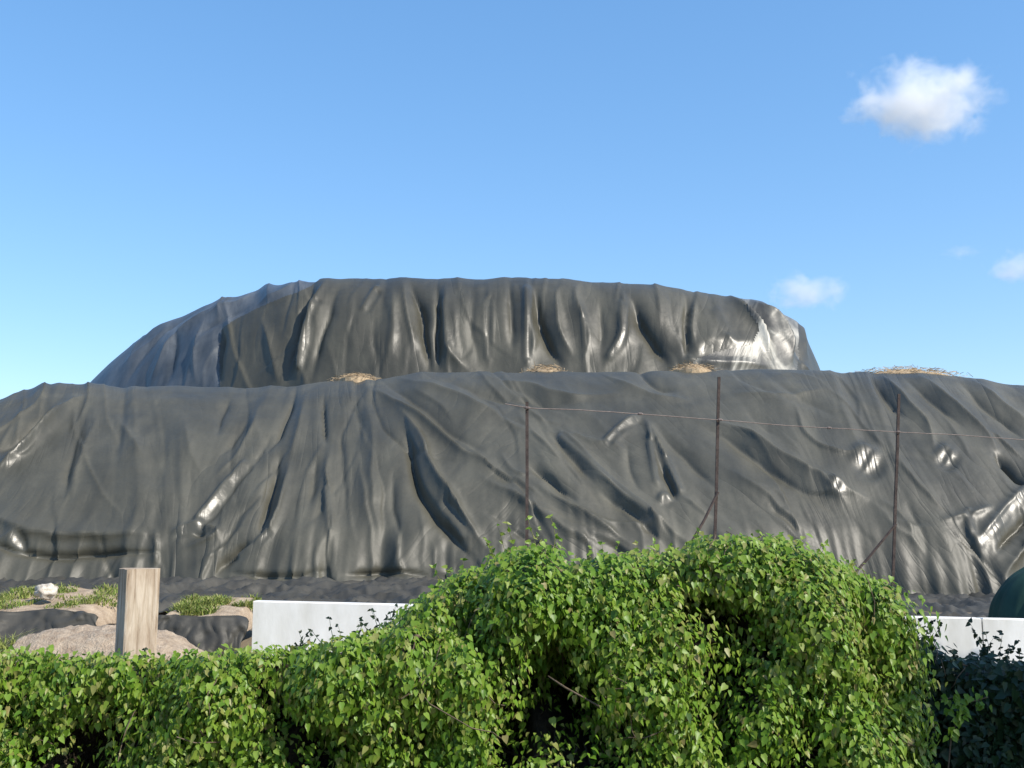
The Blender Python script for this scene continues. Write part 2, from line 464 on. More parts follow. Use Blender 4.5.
# traced folds of the lower cover: ridges positive, creases negative
LOW = [
    # left end
    ([(82, 398), (70, 408), (38, 440), (-6, 476)], .30, 7, 14),
    ([(52, 408), (28, 432), (-10, 456)], -.16, 14, 9),
    ([(88, 412), (72, 456), (65, 505)], -.10, 9, 12),
    ([(97, 418), (80, 462), (72, 500)], .07, 9, 9),
    ([(117, 414), (130, 440), (148, 462)], .07, 12, 16),
    ([(160, 410), (166, 450), (160, 490)], -.05, 18, 18),
    ([(185, 420), (190, 455), (205, 478)], .05, 14, 14),
    ([(-30, 512), (0, 523), (20, 531), (73, 536), (120, 537), (157, 534)], .15, 46, 8),
    ([(-30, 540), (10, 548), (60, 552), (120, 553), (160, 551)], -.18, 7, 10),
    ([(157, 530), (157, 548), (155, 566)], .10, 5, 9),
    # hook of bright folds left of centre
    ([(246, 467), (224, 491), (202, 517), (176, 528)], .08, 8, 8),
    ([(236, 486), (214, 512), (196, 524)], -.08, 8, 7),
    ([(176, 530), (200, 524), (218, 531), (200, 541), (182, 552)], .09, 6, 7),
    ([(190, 532), (206, 532)], -.10, 7, 7),
    ([(232, 396), (222, 416), (216, 436)], -.10, 7, 9),
    ([(248, 412), (236, 436), (220, 456)], -.08, 8, 10),
    ([(262, 400), (250, 430), (238, 452), (214, 480)], .07, 9, 9),
    ([(272, 432), (262, 452), (250, 468)], -.07, 8, 8),
    # the long creases in the middle
    ([(297, 386), (290, 408), (278, 436), (268, 452)], -.15, 7, 8),
    ([(280, 456), (274, 482), (266, 512), (260, 536)], -.22, 8, 9),
    ([(290, 462), (284, 490), (276, 520), (262, 544), (236, 562)], .17, 9, 7),
    ([(250, 540), (226, 562), (216, 574)], -.16, 9, 7),
    ([(306, 396), (300, 430), (290, 462)], .08, 10, 9),
    ([(324, 396), (324, 420), (325, 446)], -.13, 6, 8),
    ([(316, 456), (314, 480), (308, 506)], -.09, 8, 8),
    ([(328, 448), (327, 480), (331, 534), (330, 560)], .13, 7, 8),
    ([(340, 420), (342, 470), (350, 520)], -.06, 12, 14),
    ([(352, 400), (358, 422), (360, 440)], -.09, 8, 8),
    ([(366, 402), (374, 440), (372, 490), (380, 540)], .08, 14, 16),
    ([(392, 470), (394, 510), (404, 548)], -.08, 12, 12),
    # the great dark fold
    ([(404, 420), (410, 446), (420, 488), (440, 522), (470, 556)], -.23, 6, 14),
    ([(398, 410), (420, 440), (438, 480), (458, 512), (488, 548)], .24, 8, 20),
    ([(366, 386), (396, 404), (431, 428), (480, 464), (530, 492)], .17, 12, 10),
    ([(380, 380), (414, 402), (446, 428), (486, 454)], -.10, 10, 9),
    ([(440, 428), (470, 456), (500, 478), (540, 498)], -.12, 9, 10),
    # fan of long folds running down to the right
    ([(392, 376), (440, 392), (486, 412), (530, 436)], .10, 12, 12),
    ([(440, 380), (490, 396), (540, 402), (590, 402)], -.12, 12, 12),
    ([(470, 376), (520, 384), (570, 396), (620, 396)], .10, 10, 12),
    ([(478, 478), (520, 502), (560, 528), (600, 548)], .12, 12, 11),
    ([(526, 466), (550, 482), (578, 502)], -.17, 9, 11),
    ([(534, 486), (572, 508), (610, 532), (640, 552)], .13, 9, 12),
    ([(548, 430), (570, 456), (596, 484)], -.11, 8, 10),
    ([(552, 424), (584, 454), (612, 488), (660, 520), (690, 546)], .16, 10, 13),
    ([(600, 492), (640, 520), (668, 546)], -.11, 10, 10),
    ([(486, 512), (524, 536), (560, 556)], -.10, 12, 10),
    ([(500, 452), (516, 474), (536, 478)], .07, 10, 10),
    # puckered point below the middle post
    ([(641, 414), (626, 426), (606, 446)], .16, 8, 8),
    ([(644, 418), (652, 450), (657, 486)], .13, 6, 7),
    ([(646, 420), (664, 456), (682, 494)], .13, 6, 7),
    ([(660, 462), (672, 484), (674, 500)], -.16, 8, 8),
    ([(658, 499), (670, 501)], .12, 6, 6),
    ([(682, 494), (702, 512), (716, 520)], .09, 8, 9),
    ([(628, 444), (630, 470), (640, 492)], -.08, 12, 10),
    ([(660, 430), (690, 462), (720, 490)], -.09, 10, 12),
    ([(632, 366), (650, 380), (678, 392)], -.12, 8, 9),
    ([(600, 372), (640, 392), (690, 402)], .09, 10, 12),
    ([(700, 424), (740, 446), (790, 480), (830, 500)], -.15, 13, 16),
    ([(712, 418), (756, 440), (806, 470), (850, 492)], .14, 10, 14),
    ([(728, 470), (770, 500), (806, 536)], .10, 14, 14),
    ([(764, 498), (786, 520), (806, 544)], -.10, 10, 12),
    ([(730, 392), (780, 398), (830, 392)], .07, 12, 12),
    ([(770, 380), (800, 400), (840, 420)], -.06, 14, 14),
    # right of the third post
    ([(868, 376), (886, 396), (906, 420)], -.15, 8, 9),
    ([(880, 374), (900, 396), (924, 424), (936, 450)], .12, 9, 9),
    ([(906, 380), (934, 404), (962, 428)], -.11, 9, 9),
    ([(918, 378), (950, 404), (985, 434), (1000, 452)], .12, 9, 11),
    ([(958, 382), (990, 410), (1030, 442)], -.15, 10, 12),
    ([(972, 380), (1006, 408), (1040, 432)], .10, 9, 10),
    ([(996, 452), (1008, 466), (1030, 484)], -.28, 9, 10),
    ([(1034, 482), (1008, 508), (988, 532), (976, 546)], .14, 8, 9),
    ([(1036, 506), (1012, 532), (996, 552)], -.18, 10, 9),
    ([(1040, 530), (1016, 556), (1004, 580)], .14, 10, 10),
    ([(940, 520), (968, 514), (994, 508)], .08, 8, 9),
    ([(970, 516), (972, 530), (978, 542)], .10, 5, 6),
    ([(820, 470), (842, 488), (870, 500)], .07, 14, 14),
    ([(905, 500), (925, 540), (930, 570)], -.06, 18, 18),
    # wrinkled foot of the cover
    ([(226, 572), (270, 576), (330, 572)], -.12, 6, 8),
    ([(340, 574), (390, 572), (430, 578)], -.12, 6, 8),
    ([(300, 583), (322, 588), (336, 582)], -.16, 8, 8),
    ([(250, 586), (330, 590), (420, 588)], .10, 7, 8),
    ([(890, 596), (940, 603), (990, 600)], .10, 7, 5),
]
# glaring bulges: px, py, radius px, height m
LOW_BUMPS = [(834, 487, 9, .06), (120, 470, 40, .10), (190, 440, 34, .08),
             (560, 470, 30, .06), (745, 540, 30, .08), (930, 556, 40, .05), (300, 540, 26, .06), (470, 410, 26, .06)]

UPP = [
    ([(330, 279), (316, 306), (304, 340), (298, 380)], .26, 12, 10),
    ([(316, 280), (304, 312), (292, 350), (288, 382)], -.24, 15, 10),
    ([(340, 286), (330, 316), (318, 346), (312, 380)], -.16, 8, 14),
    ([(384, 280), (376, 296), (364, 312)], .10, 8, 8),
    ([(392, 284), (394, 320), (392, 360)], .08, 12, 12),
    ([(410, 282), (420, 308), (428, 350), (430, 375)], -.30, 10, 12),
    ([(402, 282), (408, 312), (414, 350)], .12, 9, 8),
    ([(436, 284), (438, 310), (438, 372)], -.28, 8, 6),
    ([(446, 284), (446, 316), (448, 350), (468, 372)], .20, 10, 14),
    ([(490, 284), (488, 320), (488, 366)], .12, 8, 9),
    ([(474, 288), (472, 330), (478, 366)], -.09, 12, 10),
    ([(508, 280), (512, 310), (514, 350)], -.16, 9, 8),
    ([(526, 278), (528, 310), (529, 368)], .26, 9, 7),
    ([(534, 286), (540, 316), (552, 350), (562, 366)], -.34, 10, 15),
    ([(562, 280), (556, 300), (560, 330), (572, 356)], .14, 10, 10),
    ([(574, 286), (580, 314), (588, 338), (584, 362)], .15, 9, 8),
    ([(600, 296), (602, 324), (600, 356)], -.10, 10, 9),
    ([(622, 292), (624, 318), (622, 336), (606, 364)], .24, 9, 9),
    ([(632, 300), (644, 326), (662, 352), (668, 366)], -.34, 10, 22),
    ([(684, 292), (686, 322), (686, 364)], -.22, 16, 6),
    ([(694, 296), (692, 326), (694, 350)], .12, 6, 10),
    ([(716, 304), (722, 330), (736, 352)], .08, 10, 10),
    ([(728, 296), (746, 312), (762, 336), (772, 362)], .26, 6, 9),
    ([(746, 302), (760, 320), (774, 348)], -.16, 7, 7),
    ([(752, 300), (772, 318), (786, 342), (790, 366)], .26, 5, 9),
    ([(768, 304), (786, 322), (798, 350), (800, 368)], -.18, 7, 7),
    ([(784, 308), (800, 332), (808, 360)], .14, 7, 7),
    ([(668, 366), (700, 362), (740, 364), (776, 366)], .12, 16, 10),
    # shaded left end
    ([(222, 322), (220, 350), (220, 384)], -.22, 6, 18),
    ([(262, 318), (272, 350), (280, 384)], .12, 12, 12),
    ([(206, 318), (196, 346), (194, 384)], .12, 9, 9),
    ([(180, 322), (172, 350), (168, 384)], -.12, 9, 9),
    ([(238, 300), (196, 318), (166, 346), (150, 384)], .14, 9, 10),
    ([(200, 308), (164, 330), (138, 358), (126, 384)], -.12, 8, 8),
    ([(248, 306), (222, 318), (196, 336)], -.10, 7, 7),
    ([(180, 314), (146, 336), (124, 362)], .10, 8, 8),
    ([(258, 294), (232, 304), (204, 316)], .10, 7, 7),
    ([(310, 282), (280, 294), (256, 306)], .14, 8, 14),
]
UPP_BUMPS = [(715, 350, 24, .12), (650, 310, 26, .10), (470, 320, 24, .08), (360, 330, 30, .10), (750, 350, 16, .10), (268, 290, 9, .12)]

def bumps(px, py, bl):
    h = np.zeros(px.shape)
    for x, y, r, a in bl:
        h += a * np.exp(-((px - x) ** 2 + (py - y) ** 2) / (r * r))
    return h

def glint_facets(h, flat, N, px, py, glints, polish):
    """facets of the sheet that lean towards the sun's mirror direction as seen from the road"""
    S = np.array(SUN_DIR)
    for pts, w, k in glints:
        line = np.array(smooth_line(pts) if len(pts) > 2 else pts, float)
        C3 = []; HL = []
        for q in line:
            d2 = (px - q[0]) ** 2 + (py - q[1]) ** 2 + 1e4 * (N[:, 1] > .2)
            C3.append(flat[np.argmin(d2)])
            near = np.exp(-d2 / (w * w)); HL.append((near * h).sum() / near.sum())
        C3 = np.array(C3); HL = np.full(len(HL), np.mean(HL)) * .5 + np.array(HL) * .5
        seg = np.concatenate([[0], np.cumsum(np.linalg.norm(np.diff(line, axis=0), axis=1))]); seg /= seg[-1]
        idx = np.nonzero((px > line[:, 0].min() - 4 * w) & (px < line[:, 0].max() + 4 * w) & (py > line[:, 1].min() - 4 * w) & (py < line[:, 1].max() + 4 * w) & (N[:, 1] < .3))[0]
        d, sg, t = polyline_dist(px[idx], py[idx], line)
        Pc = np.stack([np.interp(t, seg, C3[:, j]) for j in range(3)], -1)
        P = flat[idx]; n = N[idx]
        Vw = np.array([0, 0, CAM_H]) - P
        Vw /= np.linalg.norm(Vw, axis=1, keepdims=True)
        H = Vw + S
        H /= np.linalg.norm(H, axis=1, keepdims=True)
        hn = (H * n).sum(1, keepdims=True)
        g = -(H - hn * n) / np.maximum(hn, .3)
        L = np.linalg.norm(np.diff(line, axis=0), axis=1).sum()
        fade = np.clip(np.minimum(t, 1 - t) * L / (1.2 * w) + .0, 0, 1) if L > 30 else np.ones(len(idx))
        win = np.exp(-(d / (w * 1.15)) ** 4) * fade * np.clip((.97 - n[:, 2]) / .08, 0, 1)
        D = P - Pc
        # only across the fold: along it the sheet follows its own run
        T = np.stack([np.interp(t, seg, np.gradient(C3[:, j])) for j in range(3)], -1)
        T /= np.maximum(np.linalg.norm(T, axis=1, keepdims=True), 1e-6)
        if L > 30:
            D = D - T * (D * T).sum(1, keepdims=True)
        f = np.interp(t, seg, HL) + np.clip(k * (g * D).sum(1), -.3, .3)
        h[idx] = h[idx] * (1 - win) + f * win
        polish[idx] = np.maximum(polish[idx], win)
    return h

LOW_GLINTS = [([(250, 462), (224, 491), (196, 524)], 5, 1), ([(206, 522), (188, 530), (172, 536)], 4, 1),
              ([(272, 532), (256, 548), (236, 560)], 4, 1), ([(866, 460), (869, 462)], 13, .9), ([(945, 457), (948, 459)], 9, .9), ([(837, 490), (839, 491)], 6, .9),
              ([(1034, 482), (1002, 520), (976, 549)], 5, 1), ([(604, 446), (624, 428), (640, 418)], 4, .9), ([(327, 486), (330, 534)], 3, .9), ([(664, 500), (666, 500)], 6, 1),
              ([(650, 440), (657, 484)], 3, .8), ([(666, 456), (682, 492)], 3, .8), ([(440, 505), (470, 540)], 5, .6), ([(558, 434), (600, 472), (650, 514)], 3, .6),
              ([(16, 541), (18, 543)], 7, 1), ([(968, 512), (972, 534)], 3, 1)]
UPP_GLINTS = [([(528, 284), (528, 364)], 4, .9), ([(320, 300), (312, 320), (302, 372)], 3, .9),
              ([(692, 352), (760, 354)], 9, .55), ([(623, 300), (622, 335), (608, 361)], 4, .9), ([(488, 296), (488, 360)], 3, .7),
              ([(584, 316), (586, 350)], 3, .7), ([(446, 300), (450, 350)], 4, .6), ([(376, 292), (366, 310)], 4, .7), ([(714, 308), (728, 338)], 4, .7)]

def tucks(seed, FLOW, n, x0, x1, y0, y1):
    """many short sharp tucks, steep on one side, roughly along the pull of the sheet"""
    r = random.Random(seed * 7 + 1)
    out = []
    for _ in range(n):
        x, y = r.uniform(x0, x1), r.uniform(y0, y1)
        a = math.radians(float(np.interp(x, FLOW[0], FLOW[1])) + r.gauss(0, 13))
        L = r.uniform(45, 120) * (1 if r.random() < .8 else 1.5)
        b = r.gauss(0, .14)
        pts = [(x + math.cos(a + b * (k - 1)) * L * (k - 1.5) / 3, y + math.sin(a + b * (k - 1)) * L * (k - 1.5) / 3) for k in range(4)]
        amp = r.uniform(.015, .06) * r.choice((1, 1, -.8))
        w = (r.uniform(2.0, 4.0), r.uniform(7, 18))
        if r.random() < .5:
            w = w[::-1]
        out.append((pts, amp, w[0], w[1]))
    return out

def drape(P, folds, bl, seed, drop_u, amp_noise, FLOW, glints, TUCKS, shiny):
    """lay folds, bulges and loose wrinkles on a smooth pile surface P (nu x nv x 3), along its normals"""
    nu, nv, _ = P.shape
    N = grid_normals(P)
    N[N[..., 2] < -0.2] *= -1
    flat = P.reshape(-1, 3)
    px, py = project(flat)
    h = fold_field(px, py, folds + tucks(int(seed), FLOW, *TUCKS), seed) + bumps(px, py, bl)
    u, v = drop_u
    # loose wrinkles run along the pull of the sheet: direction traced per column
    ang = np.radians(np.interp(px, FLOW[0], FLOW[1]))
    yref = py - FLOW[2]
    ac = (px * np.sin(ang) - yref * np.cos(ang)) / 40
    al = (px * np.cos(ang) + yref * np.sin(ang)) / 40
    sd = px * 0 + seed
    wv = .8 * noise(np.stack([ac * .5, al * .25, sd + 3], -1))
    gate = np.clip(noise(np.stack([ac * .45, al * .2, sd + 41], -1)) * 2.2 + .45, 0, 1)
    def crease(fa, fl, k):
        return np.abs(noise(np.stack([ac * fa + wv * k, al * fl + k * 3.1, sd + 9 + k * 14], -1)))
    c1, c2, c3, c4, c5 = crease(.50, .10, .6), crease(.62, .13, 1.0), crease(1.3, .26, 1.7), crease(1.7, .42, 2.4), crease(3.6, 1.0, 3.3)
    calm = 1 - .7 * np.clip((px - 740) / 120, 0, 1) * np.clip((py - 440) / 50, 0, 1)
    h += amp_noise * calm * (.11 * c1 - .12 * c2 + gate * (.045 * c3 - .045 * c4) + .008 * c5
                      + 0.02 * noise(flat * 1.2 + seed) + 0.003 * noise(flat * 5 + seed))
    polish = np.zeros(len(flat))
    h = glint_facets(h, flat, N.reshape(-1, 3), px, py, glints, polish)
    edge = (np.tile(np.arange(nv), nu) / (nv - 1))
    h *= np.clip(edge / 0.02, 0, 1)
    for bx_, by_, br_ in shiny:
        polish = np.maximum(polish, .9 * np.exp(-((px - bx_) ** 2 + (py - by_) ** 2) / (br_ * br_)) * (N.reshape(-1, 3)[:, 1] < .3))
    flow = np.stack([ac, al * .22, polish], -1)
    return (flat + N.reshape(-1, 3) * h[:, None]), flow

# lower tier: a long berm with a round left corner
def lower_tier():
    xl, xr, yf, yb, R = -15.2, 26.0, 15.2, 31.0, 5.2
    path = []   # plan outline: back left -> round the left front corner -> along the front to the right
    nrm = []
    for y in np.linspace(yb, yf + R, 18)[:-1]:
        path.append((xl, y)); nrm.append((-1, 0))
    for a in np.linspace(0, math.pi / 2, 44)[:-1]:
        path.append((xl + R - R * math.cos(a), yf + R - R * math.sin(a))); nrm.append((-math.cos(a), -math.sin(a)))
    for x in np.concatenate([np.linspace(xl + R, 11.5, 820)[:-1], np.linspace(11.5, xr, 90)]):
        path.append((x, yf)); nrm.append((0, -1))
    path = np.array(path); nrm = np.array(nrm)
    arc = np.concatenate([[0], np.cumsum(np.linalg.norm(np.diff(path, axis=0), axis=1))])
    # profile: inset and height share
    D = np.array([0, .10, .55, 1.2, 2.0, 2.8, 3.5, 4.0, 4.4, 4.9, 5.1])
    Z = np.array([0, .07, .26, .43, .605, .765, .885, .950, .985, 1.0, 1.0])
    t = np.linspace(0, 1, 210)
    s = np.concatenate([[0], np.cumsum(np.hypot(np.diff(D), np.diff(Z) * 4))]); s /= s[-1]
    Dv, Zv = np.interp(t, s, D), np.interp(t, s, Z)
    k = np.ones(9) / 9
    Dv[4:-4] = np.convolve(Dv, k, 'valid'); Zv[4:-4] = np.convolve(Zv, k, 'valid')
    # crest heights traced from the picture
    cp = [(-60, 412), (0, 397), (25, 386), (55, 381), (200, 384), (300, 382), (350, 378), (420, 371), (520, 369), (620, 368), (720, 367),
          (850, 369), (900, 371), (960, 374), (1024, 382), (1100, 390), (1200, 396)]
    cx = [at(a, b, 19.6).x for a, b in cp]; cz = [at(a, b, 19.6).z for a, b in cp]
    nu, nv = len(path), len(t)
    P = np.zeros((nu, nv, 3))
    inx = path[:, None, :] - nrm[:, None, :] * Dv[None, :, None]
    P[..., :2] = inx
    top = np.interp(P[..., 0], cx, cz)
    zb = 1.15
    P[..., 2] = zb + (top - zb) * Zv[None, :]
    q = np.stack([P[..., 0].ravel(), P[..., 0].ravel() * 0, P[..., 0].ravel() * 0 + 3], -1)
    wob = (.9 * noise(q * .55) + .5 * noise(q * 1.7) + .3 * np.abs(noise(q * 4.1))).reshape(nu, nv)
    P[..., 1] += wob * (1 - Zv[None, :]) ** 5
    u = np.repeat(arc, nv); v = np.tile(t * 6, nu)
    V, FL = drape(P, LOW, LOW_BUMPS, 2.0, (u, v), 1.0,
              ([-100, 0, 80, 150, 230, 300, 350, 400, 460, 520, 650, 800, 900, 1024, 1200], [130, 125, 105, 85, 110, 102, 88, 68, 52, 40, 38, 38, 48, 50, 50], 470), LOW_GLINTS, (120, -60, 1080, 375, 600), [(867, 461, 14), (946, 458, 9), (1000, 525, 20), (14, 545, 12), (60, 417, 10), (42, 436, 12), (22, 454, 12), (4, 470, 12)])
    F_ = grid_faces(nu, nv)
    # flat top of the tier, running back under the upper one
    base = len(V)
    ring = V.reshape(nu, nv, 3)[:, -1]
    back = ring.copy(); back[:, 1] = np.maximum(back[:, 1], yb + 2); back[:, 2] -= 0.15
    V = np.concatenate([V, back]); FL = np.concatenate([FL, FL[:nu]])
    i = np.arange(nu - 1)
    cap = np.stack([i * nv + nv - 1, (i + 1) * nv + nv - 1, base + i + 1, base + i], -1)
    link("stockpile_cover", mesh_from("stockpile_cover", V, np.concatenate([F_, cap]), (M_TARP,), True, flow=FL),
         label="long creased black plastic sheet covering the wide lower tier of the stockpile", cat="plastic sheet")
lower_tier()

def upper_tier():
    yc, yf = 26.6, 22.9
    # base outline: a long front, a left flank that falls away to the back, a round right end
    plan = [(160, 34.5), (90, 32.5), (48, 30.0), (36, 28.2), (62, 26.6), (122, 25.2), (200, 24.0), (284, 23.05), (322, 22.75), (400, 22.65), (520, 22.6), (640, 22.65), (720, 22.8),
            (772, 23.1), (808, 23.8), (832, 25.0), (842, 26.6), (830, 29), (790, 31.5), (700, 33)]
    bp = np.array(smooth_line([(X(a, b), b) for a, b in plan], 16))
    bx, by = bp[:, 0], bp[:, 1]
    x0, x1 = bx.min(), bx.max()
    # resample by arc length so that the front gets even columns
    arc = np.concatenate([[0], np.cumsum(np.hypot(np.diff(bx), np.diff(by)))])
    nu = 900
    aa = np.linspace(0, arc[-1], nu)
    bx, by = np.interp(aa, arc, bx), np.interp(aa, arc, by)
    sl, sr = at(330, 278, yc).x, at(748, 300, yc).x
    sx = np.clip(bx, sl, sr)
    # crest heights
    cp = [(318, 279), (360, 277), (440, 278), (520, 276), (600, 281), (680, 289), (740, 297), (790, 304)]
    cx = [at(a, b, 25.6).x for a, b in cp]; cz = [at(a, b, 25.6).z for a, b in cp]
    nv = 150
    t = np.linspace(0, 1, nv)
    g = np.linspace(0, 1, nv)
    wl = np.clip((sl - bx) / (sl - x0), 0, 1) ** 1.0
    wr = np.clip((bx - sr) / (x1 - sr), 0, 1)
    p = 3.3 * (1 - wl) + 2.9 * wl
    p = p * (1 - wr) + 3.3 * wr
    # rows follow the profile 1-(1-f)^p, evenly in length
    P = np.zeros((nu, nv, 3))
    zb = 4.55
    for i in range(nu):
        f = np.linspace(0, 1, 400)
        z = 1 - (1 - f) ** p[i]
        L = np.concatenate([[0], np.cumsum(np.hypot(np.diff(f) * 3.6, np.diff(z) * 3.8))]); L /= L[-1]
        fi = np.interp(t, L, f); zi = np.interp(t, L, z)
        P[i, :, 0] = bx[i] + (sx[i] - bx[i]) * fi
        P[i, :, 1] = by[i] + (yc - by[i]) * fi
        P[i, :, 2] = zb + (np.interp(sx[i], cx, cz) - zb) * zi
    u = np.repeat(aa, nv); v = np.tile(t * 5, nu)
    V, FL = drape(P, UPP, UPP_BUMPS, 14.0, (u, v), .9,
              ([80, 150, 220, 300, 330, 600, 700, 760, 820], [130, 118, 95, 100, 92, 88, 80, 62, 60], 330), UPP_GLINTS, (60, 90, 820, 280, 380), [(768, 330, 26), (728, 352, 26), (528, 320, 9), (270, 292, 10)])
    Fc = grid_faces(nu, nv)
    px, py = project(V[Fc].mean(1))
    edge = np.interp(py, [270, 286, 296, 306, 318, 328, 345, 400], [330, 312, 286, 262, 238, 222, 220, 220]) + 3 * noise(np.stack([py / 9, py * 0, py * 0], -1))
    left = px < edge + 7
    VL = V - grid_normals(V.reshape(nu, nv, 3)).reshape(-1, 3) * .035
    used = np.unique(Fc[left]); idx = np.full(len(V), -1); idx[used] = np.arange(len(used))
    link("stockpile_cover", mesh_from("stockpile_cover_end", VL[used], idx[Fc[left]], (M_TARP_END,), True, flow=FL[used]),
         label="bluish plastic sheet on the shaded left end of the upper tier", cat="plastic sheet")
    # sheet over the right end with sun glare painted on, frayed left edge
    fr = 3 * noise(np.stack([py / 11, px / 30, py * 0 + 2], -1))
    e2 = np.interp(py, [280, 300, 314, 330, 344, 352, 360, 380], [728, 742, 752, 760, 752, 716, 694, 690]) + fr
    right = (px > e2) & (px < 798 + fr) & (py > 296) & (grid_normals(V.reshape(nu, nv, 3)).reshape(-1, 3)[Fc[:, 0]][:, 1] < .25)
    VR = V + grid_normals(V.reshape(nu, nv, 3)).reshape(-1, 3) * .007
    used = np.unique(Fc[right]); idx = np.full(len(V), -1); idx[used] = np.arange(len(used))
    link("stockpile_cover", mesh_from("stockpile_glare_cover_right", VR[used], idx[Fc[right]], (M_GLARE,), True, flow=FL[used]),
         label="plastic sheet with sun glare painted as pale streaks over the right end of the upper tier", cat="plastic sheet")
    keep = px >= edge
    used = np.unique(Fc[keep]); idx = np.full(len(V), -1); idx[used] = np.arange(len(used))
    link("stockpile_cover", mesh_from("stockpile_cover_upper", V[used], idx[Fc[keep]], (M_TARP_UP,), True, flow=FL[used]),
         label="black plastic sheet hanging in pleats over the upper tier of the stockpile", cat="plastic sheet")
upper_tier()

# loose straw and soil lying along the ledge between the tiers
def straw_heap(px, py, wpx, hpx, label, n=260, depth=19.9):
    c = at(px, py, depth)
    w, h = wpx / F * depth / 2, hpx / F * depth
    mb = MB()
    rnd = random.Random(int(px))
    nn_ = 9
    vs, fs = [], []
    for i in range(nn_ * 2):
        for j in range(7):
            a = i / (nn_ * 2) * 2 * math.pi
            r = j / 6
            k = 1 + 0.35 * n1(px + math.cos(a) * 2, math.sin(a) * 2, 3)
            z = h * (1 - r * r) * (0.75 + 0.7 * n1(px * .1 + r * 3 * math.cos(a), r * 3 * math.sin(a), 1)) - 0.30 * (r > .9) - .05
            vs.append((c.x + w * k * r * math.cos(a), c.y + 0.45 * r * math.sin(a), c.z + z))
    for i in range(nn_ * 2):
        for j in range(6):
            a, b = i * 7 + j, ((i + 1) % (nn_ * 2)) * 7 + j
            fs.append((a, b, b + 1, a + 1))
    mb.add(vs, fs)
    for _ in range(n):
        a = rnd.uniform(0, 6.28); r = math.sqrt(rnd.random())
        p = Vector((c.x + w * r * math.cos(a) * rnd.choice((1, 1, 1.35)), c.y + .42 * r * math.sin(a), c.z + h * (1 - r * r) * rnd.uniform(.6, 1.15) - 0.02))
        d = Vector((rnd.uniform(-1, 1), rnd.uniform(-1, .4), rnd.uniform(-.25, .22))).normalized() * rnd.uniform(.03, .10)
        s = Vector((rnd.uniform(-1, 1), 0, rnd.uniform(-1, 1))).normalized() * .005
        mb.add([p - d - s, p - d + s, p + d + s * .6, p + d - s * .6], [(0, 1, 2, 3)])
    link("straw_heap", mb.mesh("straw_heap", M_STRAW), label=label, cat="straw", group="straw on the ledge of the stockpile")
straw_heap(357, 379, 44, 6, "leftmost small straw heap on the ledge between the two sheeted tiers")
straw_heap(546, 373, 40, 9, "small straw heap on the ledge below the middle of the upper sheet")
straw_heap(692, 371, 46, 9, "small straw heap on the ledge just left of the middle fence post top")
straw_heap(906, 375, 100, 9, "widest strip of straw on the ledge against the sky, right of the upper tier", 520)

# ------------------------------------------------------------------ crumpled skirt sheets and beds at the left foot
def crumpled(name, corners, nu, nv, amp, seed, label, mat=M_SHEET, lift=0.03, zfun=None):
    """a loose sheet over four ground corners (x, y); z follows zfun"""
    a, b, c_, d = [np.array(q, float) for q in corners]
    s, t = np.meshgrid(np.linspace(0, 1, nu), np.linspace(0, 1, nv), indexing='ij')
    s, t = s[..., None], t[..., None]
    xy = (a * (1 - s) + b * s) * (1 - t) + (d * (1 - s) + c_ * s) * t
    fl = xy.reshape(-1, 2)
    q = np.column_stack([fl, np.full(len(fl), seed)])
    fl = fl + 0.12 * np.column_stack([noise(q * 1.1 + 40), noise(q * 1.1 + 80)])
    z = (zfun or ground_z)(fl[:, 0], fl[:, 1]) + lift
    z = z + amp * (.5 - np.abs(noise(q * np.array([1.1, 1.9, 1]) + 2)) * 1.7 - 0.9 * np.abs(noise(q * np.array([2.7, 3.9, 1]))) - 0.4 * np.abs(noise(q * np.array([6.0, 8.0, 1]))))
    V = np.column_stack([fl, z])
    o = link(name, mesh_from(name, V, grid_faces(nu, nv), (mat,), True), label=label, cat="plastic sheet", group="loose sheets at the foot of the stockpile")
    m = o.modifiers.new("thick", 'SOLIDIFY'); m.thickness = 0.008; m.offset = -1
    return o
crumpled("loose_sheet", [(X(-120, 13.4), 12.6), (X(480, 12.9), 11.6), (X(480, 15.6), 15.7), (X(-120, 15.6), 15.7)], 300, 90, .24, 4.0,
         "crumpled grey plastic skirt spread on the ground under the lower tier's left foot",
         zfun=lambda x, y: ground_z(x, y) + 0.16 * np.clip((y - 13.4) / 1.6, 0, 1))

crumpled("loose_sheet", [(X(870, 12.2), 11.1), (X(1130, 12.2), 11.1), (X(1130, 15.5), 15.6), (X(870, 15.5), 15.6)], 160, 80, .2, 9.0,
         "crumpled dark plastic hem on the ground at the right, between lower tier and white wall", lift=.0)

def blade_patch(name, spots, n, hmin, hmax, mat, parent, seed, spread_tint=(0.1, 0.75)):
    rnd = random.Random(seed)
    mb = MB()
    for _ in range(n):
        x, y, z, k = spots(rnd)
        h = rnd.uniform(hmin, hmax) * k
        w = rnd.uniform(.004, .009)
        a = rnd.uniform(0, 6.28)
        lean = Vector((math.cos(a), math.sin(a), 0)) * h * rnd.uniform(.2, 1.7)
        sd = Vector((-math.sin(a), math.cos(a), 0)) * w
        p = Vector((x, y, z))
        m1 = p + lean * .35 + Vector((0, 0, h * .65)); m2 = p + lean + Vector((0, 0, h))
        mb.add([p - sd, p + sd, m1 + sd * .8, m1 - sd * .8, m2], [(0, 1, 2, 3), (3, 2, 4)], min(1, max(0, rnd.gauss(sum(spread_tint) / 2, .2))))
    return link(name, mb.mesh(name, mat), parent, kind="stuff")

